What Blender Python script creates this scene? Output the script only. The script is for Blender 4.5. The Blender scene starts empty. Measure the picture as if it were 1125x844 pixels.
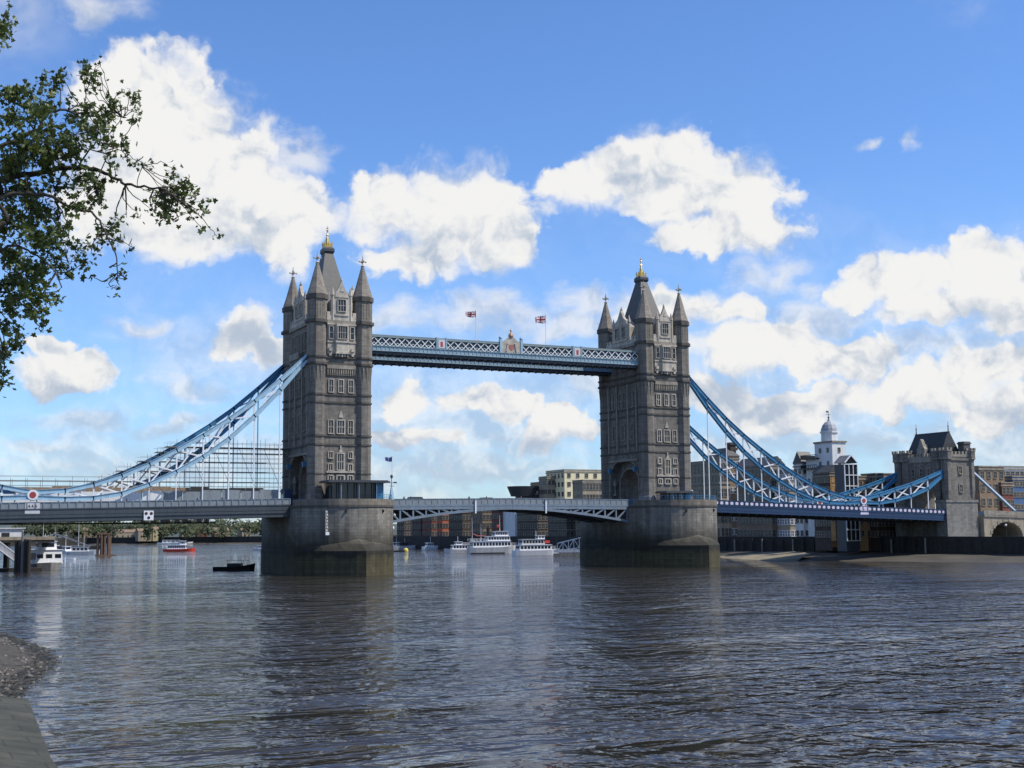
import bpy, bmesh, math, random
from mathutils import Vector, Matrix, noise
R = math.radians
PI = math.pi
rnd = random.Random(7)
sc = bpy.context.scene
col = sc.collection

# ------------------------------------------------------------------ camera
F, PITCH, ROLL, YAW = 1403.98, 0.1129, -0.0092, 0.4585
CAM = Vector((-87.352, -269.641, 9.098))
PW, PH = 1125.0, 844.0
fw = Vector((math.sin(YAW)*math.cos(PITCH), math.cos(YAW)*math.cos(PITCH), math.sin(PITCH)))
rt = Vector((math.cos(YAW), -math.sin(YAW), 0))
up = rt.cross(fw)
cr, sr = math.cos(ROLL), math.sin(ROLL)
rt2 = rt*cr + up*sr
up2 = up*cr - rt*sr
cam = bpy.data.cameras.new('camera')
cam.sensor_width = 36
cam.lens = F/PW*36
cam.clip_start = 0.5
cam.clip_end = 20000
co = bpy.data.objects.new('camera', cam)
col.objects.link(co)
mw = Matrix((rt2, up2, -fw)).transposed().to_4x4()
mw.translation = CAM
co.matrix_world = mw
sc.camera = co

def ray(u, v):
    x, y = u-PW/2, v-PH/2
    X, Y = cr*x+sr*y, -sr*x+cr*y
    return fw + rt*(X/F) - up*(Y/F)
def atz(u, v, z=0.0):
    d = ray(u, v); return CAM + d*((z-CAM.z)/d.z)
def aty(u, v, y):
    d = ray(u, v); return CAM + d*((y-CAM.y)/d.y)
def atx(u, v, x):
    d = ray(u, v); return CAM + d*((x-CAM.x)/d.x)
def atd(u, v, dist):
    d = ray(u, v); h = math.hypot(d.x, d.y); return CAM + d*(dist/h)

# ------------------------------------------------------------------ light
SUN_AZ = R(128)      # clockwise from +Y
SUN_EL = R(52)
sd = Vector((math.sin(SUN_AZ)*math.cos(SUN_EL), math.cos(SUN_AZ)*math.cos(SUN_EL), math.sin(SUN_EL)))
sl = bpy.data.lights.new('sun', 'SUN')
sl.energy = 4.6
sl.angle = R(0.5)
sl.color = (1.0, 0.93, 0.82)
so = bpy.data.objects.new('sun', sl)
col.objects.link(so)
so.rotation_euler = sd.to_track_quat('Z', 'Y').to_euler()
sc.view_settings.view_transform = 'Standard'
sc.view_settings.look = 'None'
sc.view_settings.exposure = 0.0
sc.view_settings.gamma = 1.0

# world: Nishita sky with procedural clouds in azimuth / elevation
w = bpy.data.worlds.new('World'); sc.world = w; w.use_nodes = True
nt = w.node_tree; nt.nodes.clear()
def N(tp, **k):
    n = nt.nodes.new(tp)
    for a, b in k.items(): setattr(n, a, b)
    return n
def setin(n, i, x):
    if isinstance(x, (int, float, tuple, list)): n.inputs[i].default_value = x
    else: nt.links.new(x, n.inputs[i])
def mth(op, a, b=0.0, c=0.0, clamp=False):
    n = N('ShaderNodeMath', operation=op); n.use_clamp = clamp
    setin(n, 0, a); setin(n, 1, b); setin(n, 2, c)
    return n.outputs[0]
def vm(op, a, b=(0, 0, 0)):
    n = N('ShaderNodeVectorMath', operation=op); setin(n, 0, a); setin(n, 1, b)
    return n.outputs[1] if op in ('LENGTH', 'DOT_PRODUCT') else n.outputs[0]
def smooth(x, lo, hi, a=0.0, b=1.0):
    n = N('ShaderNodeMapRange', interpolation_type='SMOOTHSTEP')
    setin(n, 0, x); setin(n, 1, lo); setin(n, 2, hi); setin(n, 3, a); setin(n, 4, b)
    return n.outputs[0]
def mixc(f, a, b):
    n = N('ShaderNodeMix', data_type='RGBA'); setin(n, 0, f); setin(n, 6, a); setin(n, 7, b)
    return n.outputs[2]
def fbm(vec, scale, detail=6, rough=0.55, dist=0.0, dim='2D'):
    n = N('ShaderNodeTexNoise'); n.noise_dimensions = dim; setin(n, 'Vector', vec)
    n.inputs['Scale'].default_value = scale; n.inputs['Detail'].default_value = detail
    n.inputs['Roughness'].default_value = rough; n.inputs['Distortion'].default_value = dist
    return n.outputs[0]
SKY = 0.1
sky = N('ShaderNodeTexSky', sky_type='NISHITA'); sky.sun_disc = False
sky.sun_elevation = SUN_EL; sky.sun_rotation = SUN_AZ
sky.altitude = 0; sky.air_density = 1.0; sky.dust_density = 0.35; sky.ozone_density = 3.0
tc = N('ShaderNodeTexCoord')
sep = N('ShaderNodeSeparateXYZ'); nt.links.new(tc.outputs['Generated'], sep.inputs[0])
az = mth('ARCTAN2', sep.outputs[0], sep.outputs[1])
el = mth('ARCSINE', sep.outputs[2])
cmb = N('ShaderNodeCombineXYZ'); setin(cmb, 0, az); setin(cmb, 1, el)
P0 = cmb.outputs[0]
# warp the coordinate so that outlines billow
wn = N('ShaderNodeTexNoise'); wn.noise_dimensions = '2D'; setin(wn, 'Vector', P0); wn.inputs['Scale'].default_value = 22; wn.inputs['Detail'].default_value = 5
warp = vm('MULTIPLY', vm('SUBTRACT', wn.outputs[1], (0.5, 0.5, 0.5)), (0.05, 0.042, 0))
P = vm('ADD', P0, warp)
def azel(u, v):
    d = ray(u, v).normalized(); return math.atan2(d.x, d.y), math.asin(d.z)
def blobs(lst):
    cur = None
    for (u, v, ru, rv) in lst:
        a, e = azel(u, v)
        q = vm('MULTIPLY', vm('SUBTRACT', P, (a, e, 0)), (F/ru*math.cos(e), F/rv, 0))
        l = vm('LENGTH', q)
        cur = l if cur is None else mth('SMOOTH_MIN', cur, l, 0.25)
    return mth('SUBTRACT', 1.0, cur)
dense = [(135,105,52,50),(185,145,72,80),(240,200,90,68),(150,215,90,65),(305,238,62,50),(210,252,80,36),(300,262,50,30),
         (425,225,52,42),(505,235,85,55),(555,265,42,40),(465,285,60,32),
         (632,200,36,24),(690,190,60,38),(735,190,70,48),(800,215,72,45),(825,248,52,34),(762,262,52,20),
         (262,368,42,28),(292,388,28,20),
         (60,382,26,14),(82,410,34,20),(50,415,40,20),
         (447,436,42,22),(520,440,45,18),(560,447,42,20),(450,480,50,16),
         (945,312,32,28),(1010,300,62,34),(1080,300,60,40),(1125,335,60,36),(1050,335,70,26),
         (735,222,60,34),(800,345,40,20),(840,380,80,30),(930,395,80,28),(1100,400,80,26),(1010,430,90,25),
         (860,455,90,28),(790,430,50,25),(620,470,50,26),(985,452,22,22),(740,340,60,24),(1090,450,60,24),(900,440,60,20)]
wispy = [(100,8,52,24),(325,165,44,20),(850,303,54,22),(955,152,22,7),(1003,150,7,14),
         (160,362,40,18),(215,425,60,26),(95,465,80,22),(190,470,60,16),(60,495,90,20),(300,500,150,30),(500,505,150,30),
         (620,360,90,24),(540,345,100,22),(480,520,200,22),(700,330,60,20),(900,350,120,30),(1050,380,130,34),
         (900,490,200,34),(1080,480,120,32),(800,490,110,34),(640,420,70,34),(950,430,180,30),(560,480,130,20),(150,520,180,22),
         (640,330,50,18),(430,350,60,20)]
d1 = blobs(dense); d2 = blobs(wispy)
f1 = fbm(P0, 26, 9, 0.60, 0.1)
stretch = vm('MULTIPLY', P0, (1.0, 2.2, 1.0))
f2 = fbm(stretch, 17, 8, 0.65, 0.3)
def billow(vec):
    out = None
    for scl, k in ((24, 0.50), (50, 0.28), (105, 0.16)):
        v = N('ShaderNodeTexVoronoi', feature='F1', voronoi_dimensions='2D'); setin(v, 'Vector', vec); v.inputs['Scale'].default_value = scl
        q = mth('MULTIPLY', v.outputs['Distance'], k); out = q if out is None else mth('ADD', out, q)
    return out
bvec = vm('ADD', vm('MULTIPLY', P, (1, 1.1, 1)), vm('MULTIPLY', warp, (0.6, 0.6, 0)))
bil = billow(bvec); bilb = billow(vm('ADD', bvec, (0.006, 0.013, 0)))
e1 = mth('ADD', mth('ADD', d1, mth('MULTIPLY', mth('SUBTRACT', f1, 0.5), 0.7)), mth('MULTIPLY', mth('SUBTRACT', 0.46, bil), 0.60))
e2 = mth('ADD', d2, mth('MULTIPLY', mth('SUBTRACT', f2, 0.5), 1.7))
soft = smooth(fbm(stretch, 12, 3, 0.5), 0.42, 0.62)
a1 = mth('ADD', mth('MULTIPLY', smooth(e1, -0.08, 0.24), mth('SUBTRACT', 1.0, soft)), mth('MULTIPLY', smooth(e1, -0.30, 0.45), soft))
a2 = mth('MULTIPLY', smooth(e2, -0.35, 0.95), 0.74)
# clouds over the rest of the sky, beyond the photographed part
inside = smooth(vm('LENGTH', vm('MULTIPLY', vm('SUBTRACT', P0, (YAW, 0.12, 0)), (2.1, 2.6, 0))), 0.85, 1.25)
gen = fbm(tc.outputs['Generated'], 3.2, 6, 0.58, 0.2, '3D')
a3 = mth('MULTIPLY', smooth(gen, 0.53, 0.66), inside)
a4 = mth('MULTIPLY', smooth(el, 0.30, 0.02), smooth(fbm(stretch, 6, 6, 0.6, 0.4), 0.30, 0.70, 0.10, 0.72))
alpha = mth('MAXIMUM', mth('MAXIMUM', a1, mth('MAXIMUM', a2, a4)), a3)
# relief: compare density with density nearer the light (upper right)
off = vm('ADD', P0, (0.012, 0.022, 0))
f1b = fbm(off, 26, 9, 0.60, 0.1)
rel = mth('MULTIPLY', mth('SUBTRACT', f1, f1b), 1.0)
big = fbm(stretch, 8, 5, 0.5)
bigb = fbm(vm('ADD', stretch, (0.02, 0.085, 0)), 8, 5, 0.5)
relb = mth('MULTIPLY', mth('SUBTRACT', big, bigb), 0.62)
core = smooth(e1, 0.1, 0.8)
lum = mth('ADD', mth('ADD', mth('ADD', 0.87, mth('MULTIPLY', mth('SUBTRACT', bilb, bil), 0.5)), mth('MULTIPLY', rel, 0.5)), mth('MULTIPLY', relb, mth('ADD', 0.25, core)))
lum = mth('SUBTRACT', lum, mth('MULTIPLY', mth('SUBTRACT', 1.0, a1), 0.08))
lowel = smooth(el, 0.02, 0.2, -0.17, 0.0)
lum = mth('ADD', lum, lowel)
lum = mth('MINIMUM', mth('MAXIMUM', lum, 0.50), 0.97)
shade = smooth(lum, 0.5, 0.92)
cc = mixc(shade, (0.47, 0.55, 0.67, 1), (0.90, 0.895, 0.885, 1))
ccs = vm('MULTIPLY', cc, (1/SKY, 1/SKY, 1/SKY))
skyt = vm('MULTIPLY', sky.outputs[0], (1.04, 1.38, 1.86))
fin = mixc(alpha, skyt, ccs)
bg = N('ShaderNodeBackground'); setin(bg, 0, fin); bg.inputs[1].default_value = SKY
wo = N('ShaderNodeOutputWorld'); nt.links.new(bg.outputs[0], wo.inputs[0])
w.cycles.sampling_method = 'MANUAL'; w.cycles.sample_map_resolution = 1024

# ------------------------------------------------------------------ materials
MATS = {}
def mat(name, c, rough=0.7, var=0.15, scale=1.0, bump=0.0, brick=None, c2=None, metal=0.0, spec=None, stain=None, streak=0.0):
    if name in MATS: return MATS[name]
    m = bpy.data.materials.new(name); m.use_nodes = True
    t = m.node_tree; b = t.nodes['Principled BSDF']
    b.inputs['Roughness'].default_value = rough; b.inputs['Metallic'].default_value = metal
    if spec is not None: b.inputs['Specular IOR Level'].default_value = spec
    L = t.links.new
    def nn(tp, **k):
        n = t.nodes.new(tp)
        for a, v in k.items(): setattr(n, a, v)
        return n
    g = nn('ShaderNodeNewGeometry')
    no = nn('ShaderNodeTexNoise'); L(g.outputs['Position'], no.inputs['Vector'])
    no.inputs['Scale'].default_value = scale; no.inputs['Detail'].default_value = 6; no.inputs['Roughness'].default_value = 0.65
    mx = nn('ShaderNodeMix', data_type='RGBA')
    rg = nn('ShaderNodeMapRange'); L(no.outputs[0], rg.inputs[0]); rg.inputs[1].default_value = 0.3; rg.inputs[2].default_value = 0.7
    L(rg.outputs[0], mx.inputs[0])
    cb = c2 if c2 else tuple(min(1, x*(1+var)) for x in c)
    ca = c if c2 else tuple(x*(1-var) for x in c)
    mx.inputs[6].default_value = (*ca, 1); mx.inputs[7].default_value = (*cb, 1)
    out = mx.outputs[2]; hgt = no.outputs[0]
    def mul(src, fac_socket, lo, hi=1.0, frm=(0.35, 0.65)):
        r2 = nn('ShaderNodeMapRange'); L(fac_socket, r2.inputs[0]); r2.inputs[1].default_value = frm[0]; r2.inputs[2].default_value = frm[1]
        r2.inputs[3].default_value = lo; r2.inputs[4].default_value = hi
        mm = nn('ShaderNodeMix', data_type='RGBA', blend_type='MULTIPLY'); mm.inputs[0].default_value = 1
        L(src, mm.inputs[6]); cbn = nn('ShaderNodeCombineColor')
        for i in range(3): L(r2.outputs[0], cbn.inputs[i])
        L(cbn.outputs[0], mm.inputs[7]); return mm.outputs[2]
    if brick or streak or stain:
        sp = nn('ShaderNodeSeparateXYZ'); L(g.outputs['Position'], sp.inputs[0])
        ad = nn('ShaderNodeMath', operation='ADD'); L(sp.outputs[0], ad.inputs[0]); L(sp.outputs[1], ad.inputs[1])
        cv = nn('ShaderNodeCombineXYZ'); L(ad.outputs[0], cv.inputs[0]); L(sp.outputs[2], cv.inputs[1])
    if brick:
        bw, bh, mo, dk = brick[:4]
        bt = nn('ShaderNodeTexBrick'); L(g.outputs['Position'] if len(brick) > 4 else cv.outputs[0], bt.inputs['Vector'])
        bt.inputs['Scale'].default_value = 1; bt.inputs['Brick Width'].default_value = bw; bt.inputs['Row Height'].default_value = bh
        bt.inputs['Mortar Size'].default_value = mo; bt.inputs['Color1'].default_value = (1, 1, 1, 1)
        bt.inputs['Color2'].default_value = (0.72, 0.72, 0.72, 1); bt.inputs['Mortar'].default_value = (dk, dk, dk, 1)
        mm = nn('ShaderNodeMix', data_type='RGBA', blend_type='MULTIPLY'); mm.inputs[0].default_value = 1
        L(out, mm.inputs[6]); L(bt.outputs[0], mm.inputs[7]); out = mm.outputs[2]
    if streak:
        ms = nn('ShaderNodeVectorMath', operation='MULTIPLY'); L(g.outputs['Position'], ms.inputs[0]); ms.inputs[1].default_value = (1, 1, 0.08)
        n2 = nn('ShaderNodeTexNoise'); L(ms.outputs[0], n2.inputs['Vector']); n2.inputs['Scale'].default_value = 0.9; n2.inputs['Detail'].default_value = 5
        out = mul(out, n2.outputs[0], 1-streak, 1.0)
    if stain:      # tide marks: (z, colour) ramp in height with an uneven line
        n3 = nn('ShaderNodeTexNoise'); L(g.outputs['Position'], n3.inputs['Vector']); n3.inputs['Scale'].default_value = 0.35; n3.inputs['Detail'].default_value = 7
        hh = nn('ShaderNodeMath', operation='MULTIPLY_ADD'); L(n3.outputs[0], hh.inputs[0]); hh.inputs[1].default_value = 3.0
        L(sp.outputs[2], hh.inputs[2])
        dv = nn('ShaderNodeMath', operation='DIVIDE'); L(hh.outputs[0], dv.inputs[0]); dv.inputs[1].default_value = 20
        rp = nn('ShaderNodeValToRGB'); L(dv.outputs[0], rp.inputs[0])
        els = rp.color_ramp.elements
        while len(els) > 1: els.remove(els[-1])
        els[0].position = stain[0][0]/20; els[0].color = (*stain[0][1], 1)
        for z, c4 in stain[1:]:
            e = els.new(z/20); e.color = (*c4, 1)
        mm = nn('ShaderNodeMix', data_type='RGBA', blend_type='MULTIPLY'); mm.inputs[0].default_value = 1
        L(out, mm.inputs[6]); L(rp.outputs[0], mm.inputs[7]); out = mm.outputs[2]
    L(out, b.inputs['Base Color'])
    if bump:
        bn = nn('ShaderNodeBump'); bn.inputs['Strength'].default_value = bump; bn.inputs['Distance'].default_value = 0.1
        L(hgt, bn.inputs['Height']); L(bn.outputs[0], b.inputs['Normal'])
    MATS[name] = m
    return m
granite = mat('granite', (0.235, 0.213, 0.182), 0.85, 0.22, 0.8, 0.3, brick=(1.1, 0.42, 0.03, 0.62), streak=0.35)
upstone = mat('sunlit_granite', (0.27, 0.24, 0.195), 0.85, 0.2, 0.8, 0.3, brick=(1.1, 0.42, 0.03, 0.65), streak=0.35)  # lighter granite: sunlight on the tower tops put into the stone colour
portland = mat('portland_stone', (0.50, 0.45, 0.37), 0.8, 0.22, 1.2, 0.2, streak=0.35)
portdark = mat('weathered_stone', (0.29, 0.26, 0.21), 0.8, 0.3, 1.2, 0.2, streak=0.3)
coursedark = mat('dark_course_stone', (0.10, 0.09, 0.078), 0.85, 0.3, 1.2, 0.2, streak=0.3)  # darker stone for string courses and turret bands
pierst = mat('pier_granite', (0.28, 0.26, 0.22), 0.8, 0.25, 0.6, 0.4, brick=(1.8, 0.62, 0.035, 0.55), streak=0.4,
             stain=[(0.2, (0.38, 0.34, 0.18)), (5.0, (0.28, 0.26, 0.13)), (5.8, (0.09, 0.09, 0.06)), (7.4, (0.14, 0.14, 0.10)), (9.4, (0.5, 0.49, 0.45)), (12.5, (1, 1, 1))])
spirest = mat('spire_stone', (0.27, 0.235, 0.19), 0.8, 0.2, 1.5, 0.2, brick=(0.9, 0.45, 0.03, 0.6))
slate = mat('slate_roof', (0.08, 0.08, 0.076), 0.55, 0.15, 1.2, 0.1, brick=(0.5, 0.3, 0.02, 0.7))
lead = mat('dark_lead', (0.05, 0.055, 0.06), 0.5, 0.2, 2)
gold = mat('gilding', (0.75, 0.50, 0.12), 0.35, 0.1, 4, metal=0.7)
glass = mat('dark_glass', (0.018, 0.022, 0.028), 0.12, 0.3, 2)
skyblue = mat('pale_blue_paint', (0.26, 0.37, 0.43), 0.5, 0.12, 2, streak=0.15)
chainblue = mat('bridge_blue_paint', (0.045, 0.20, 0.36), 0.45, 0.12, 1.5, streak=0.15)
chainlight = mat('pale_sunlit_blue', (0.33, 0.50, 0.61), 0.45, 0.12, 1.5, streak=0.12)  # pale blue; on the near left chain the paleness is painted-in sunlight
royal = mat('royal_blue_paint', (0.015, 0.045, 0.11), 0.45, 0.12, 1.5, streak=0.15)
white = mat('white_paint', (0.78, 0.79, 0.80), 0.5, 0.06, 2, streak=0.08)
offwhite = mat('off_white_panel', (0.60, 0.60, 0.60), 0.6, 0.12, 2, streak=0.15)
pinkish = mat('quatrefoil_panel', (0.62, 0.58, 0.68), 0.6, 0.12, 2)
steelgrey = mat('grey_blue_steel', (0.19, 0.24, 0.29), 0.5, 0.12, 1.5, streak=0.2)
panelgrey = mat('grey_panel', (0.23, 0.26, 0.28), 0.55, 0.15, 2, streak=0.2)
darksteel = mat('dark_steel', (0.045, 0.055, 0.07), 0.6, 0.25, 1.5)
under = mat('underside_steel', (0.05, 0.055, 0.06), 0.7, 0.3, 1)
asphalt = mat('asphalt', (0.05, 0.05, 0.05), 0.9, 0.2, 2, 0.3)
red = mat('red_paint', (0.50, 0.035, 0.03), 0.5, 0.1, 3)
black = mat('black_paint', (0.012, 0.012, 0.013), 0.4, 0.2, 3)
timber = mat('timber', (0.16, 0.10, 0.06), 0.85, 0.3, 2, 0.3, streak=0.3)
boards = mat('scaffold_boards', (0.27, 0.19, 0.12), 0.85, 0.3, 2)
darktimber = mat('wet_timber', (0.035, 0.03, 0.026), 0.8, 0.3, 2, 0.3, streak=0.3)
galv = mat('galvanised_tube', (0.20, 0.205, 0.21), 0.45, 0.2, 3, metal=0.3)
iron = mat('rusty_iron', (0.10, 0.06, 0.045), 0.8, 0.35, 2)

# ------------------------------------------------------------------ mesh helper
class M:
    def __init__(s, tf=None):
        s.v = []; s.f = []; s.mi = []; s.cur = 0; s.tf = tf
    def add(s, vs, fs):
        o = len(s.v)
        if s.tf: vs = [s.tf(p) for p in vs]
        s.v += [tuple(p) for p in vs]
        s.f += [tuple(i+o for i in f) for f in fs]
        s.mi += [s.cur]*len(fs)
        return s
    def box(s, x0, x1, y0, y1, z0, z1):
        vs = [(x, y, z) for z in (z0, z1) for y in (y0, y1) for x in (x0, x1)]
        return s.add(vs, [(0,2,3,1),(4,5,7,6),(0,1,5,4),(1,3,7,5),(3,2,6,7),(2,0,4,6)])
    def frus(s, h0, h1, z0, z1, c=(0, 0)):
        a, b = h0; p, q = h1
        vs = [(c[0]+sx*a, c[1]+sy*b, z0) for sx, sy in ((-1,-1),(1,-1),(1,1),(-1,1))] + [(c[0]+sx*p, c[1]+sy*q, z1) for sx, sy in ((-1,-1),(1,-1),(1,1),(-1,1))]
        return s.add(vs, [(3,2,1,0),(4,5,6,7),(0,1,5,4),(1,2,6,5),(2,3,7,6),(3,0,4,7)])
    def rings(s, rs, n=8, c=(0, 0), rot=None, sy=1.0, cap=True):
        if rot is None: rot = PI/n
        vs = []; fs = []
        for (r, z) in rs:
            for k in range(n):
                a = rot+2*PI*k/n; vs.append((c[0]+r*math.cos(a), c[1]+r*sy*math.sin(a), z))
        for i in range(len(rs)-1):
            for k in range(n):
                k2 = (k+1) % n; fs.append((i*n+k, i*n+k2, (i+1)*n+k2, (i+1)*n+k))
        if cap:
            fs.append(tuple(range(n-1, -1, -1))); fs.append(tuple((len(rs)-1)*n+k for k in range(n)))
        return s.add(vs, fs)
    def prism(s, poly, z0, z1, top=None):
        n = len(poly); top = top or poly
        vs = [(p[0], p[1], z0) for p in poly] + [(p[0], p[1], z1) for p in top]
        fs = [tuple(range(n-1, -1, -1)), tuple(range(n, 2*n))] + [(k, (k+1) % n, n+(k+1) % n, n+k) for k in range(n)]
        return s.add(vs, fs)
    def ext(s, poly, axis, c0, c1):
        n = len(poly)
        def P(a, b, c): return {'x': (c, a, b), 'y': (a, c, b), 'z': (a, b, c)}[axis]
        vs = [P(a, b, c0) for a, b in poly] + [P(a, b, c1) for a, b in poly]
        fs = [tuple(range(n-1, -1, -1)), tuple(range(n, 2*n))] + [(k, (k+1) % n, n+(k+1) % n, n+k) for k in range(n)]
        return s.add(vs, fs)
    def bar(s, p, q, w=0.2, h=None, side=None):
        p = Vector(p); q = Vector(q); d = (q-p)
        if d.length < 1e-6: return s
        d.normalize(); h = h or w
        a = Vector(side) if side else (Vector((0, 0, 1)) if abs(d.z) < 0.9 else Vector((0, 1, 0)))
        x = d.cross(a).normalized(); y = x.cross(d).normalized()
        vs = []
        for c in (p, q):
            for sx, sy in ((-1,-1),(1,-1),(1,1),(-1,1)): vs.append(c + x*(sx*w/2) + y*(sy*h/2))
        return s.add(vs, [(3,2,1,0),(4,5,6,7),(0,1,5,4),(1,2,6,5),(2,3,7,6),(3,0,4,7)])
    def tube(s, pts, rad, n=6):
        pts = [Vector(p) for p in pts]
        if isinstance(rad, (int, float)): rad = [rad]*len(pts)
        vs = []; fs = []
        for i, p in enumerate(pts):
            d = (pts[min(i+1, len(pts)-1)]-pts[max(i-1, 0)]).normalized()
            a = Vector((0, 0, 1)) if abs(d.z) < 0.95 else Vector((1, 0, 0))
            x = d.cross(a).normalized(); y = x.cross(d)
            for k in range(n):
                t = 2*PI*k/n; vs.append(p + (x*math.cos(t)+y*math.sin(t))*rad[i])
        for i in range(len(pts)-1):
            for k in range(n):
                k2 = (k+1) % n; fs.append((i*n+k, i*n+k2, (i+1)*n+k2, (i+1)*n+k))
        fs.append(tuple(range(n-1, -1, -1))); fs.append(tuple((len(pts)-1)*n+k for k in range(n)))
        return s.add(vs, fs)
    def ball(s, c, r, n=8, m=6, sz=1.0):
        return s.rings([(max(1e-3, r*math.sin(PI*i/m)), c[2]-r*sz*math.cos(PI*i/m)) for i in range(m+1)], n, (c[0], c[1]))
    def mesh(s, name, mats, smooth=False):
        me = bpy.data.meshes.new(name)
        me.from_pydata(s.v, [], s.f)
        if not isinstance(mats, (list, tuple)): mats = [mats]
        for m in mats: me.materials.append(m)
        for p, i in zip(me.polygons, s.mi): p.material_index = i
        bm = bmesh.new(); bm.from_mesh(me); bmesh.ops.recalc_face_normals(bm, faces=bm.faces); bm.to_mesh(me); bm.free()
        if smooth:
            for p in me.polygons: p.use_smooth = True
        me.update()
        return me
    def build(s, name, mats, parent=None, loc=(0, 0, 0), rz=0, smooth=False):
        return put(s.mesh(name, mats, smooth), name, parent, loc, rz)
def put(me, name, parent=None, loc=(0, 0, 0), rz=0):
    o = bpy.data.objects.new(name, me); col.objects.link(o)
    o.location = loc; o.rotation_euler = (0, 0, rz); o.parent = parent
    return o
def thing(name, label, cat, loc=(0, 0, 0), rz=0, group=None):
    o = bpy.data.objects.new(name, None); o.empty_display_size = 0.5
    col.objects.link(o); o.location = loc; o.rotation_euler = (0, 0, rz)
    o['label'] = label; o['category'] = cat
    if group: o['group'] = group
    return o
def tag(o, label, cat, group=None, kind=None):
    if label: o['label'] = label
    if cat: o['category'] = cat
    if group: o['group'] = group
    if kind: o['kind'] = kind
    return o
def copy_tree(o, parent=None):
    c = o.copy(); col.objects.link(c); c.parent = parent
    for ch in list(o.children): copy_tree(ch, c)
    return c
FR, BK, NO, SO = 0.0, PI, -PI/2, PI/2      # which way a facade looks: -y, +y, -x, +x
WC = {}
def window(parent, loc, rz, w, h, nx=2, nz=2, fr=0.16, fmat=None, depth=0.22, pmat=None, arch=False):
    fmat = fmat or portland; pmat = pmat or glass
    key = (round(w, 2), round(h, 2), nx, nz, fr, fmat.name, depth, pmat.name, arch)
    if key not in WC:
        g = M(); 
        if arch:
            pts = [(-w/2, -h/2), (w/2, -h/2), (w/2, h/2-w*0.4), (w*0.3, h/2-w*0.1), (0, h/2), (-w*0.3, h/2-w*0.1), (-w/2, h/2-w*0.4)]
            g.ext(pts, 'y', -0.04, 0.02)
        else: g.box(-w/2, w/2, -0.04, 0.02, -h/2, h/2)
        f = M()
        f.box(-w/2-fr, -w/2, -depth, 0.02, -h/2-fr, h/2+fr); f.box(w/2, w/2+fr, -depth, 0.02, -h/2-fr, h/2+fr)
        f.box(-w/2, w/2, -depth-0.05, 0.02, h/2, h/2+fr); f.box(-w/2-fr*.5, w/2+fr*.5, -depth-0.12, 0.018, -h/2-fr*1.003, -h/2)
        t = max(0.05, fr*0.6)
        for i in range(1, nx): x = -w/2+w*i/nx; f.box(x-t/2, x+t/2, -depth*.7, 0.0, -h/2, h/2)
        for i in range(1, nz): z = -h/2+h*i/nz; f.box(-w/2, w/2, -depth*.6, 0.0, z-t/2, z+t/2)
        WC[key] = (g.mesh('window', pmat), f.mesh('frame', fmat))
    a, b = WC[key]
    o = put(a, 'window', parent, loc, rz); put(b, 'frame', o)
    return o

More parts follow.
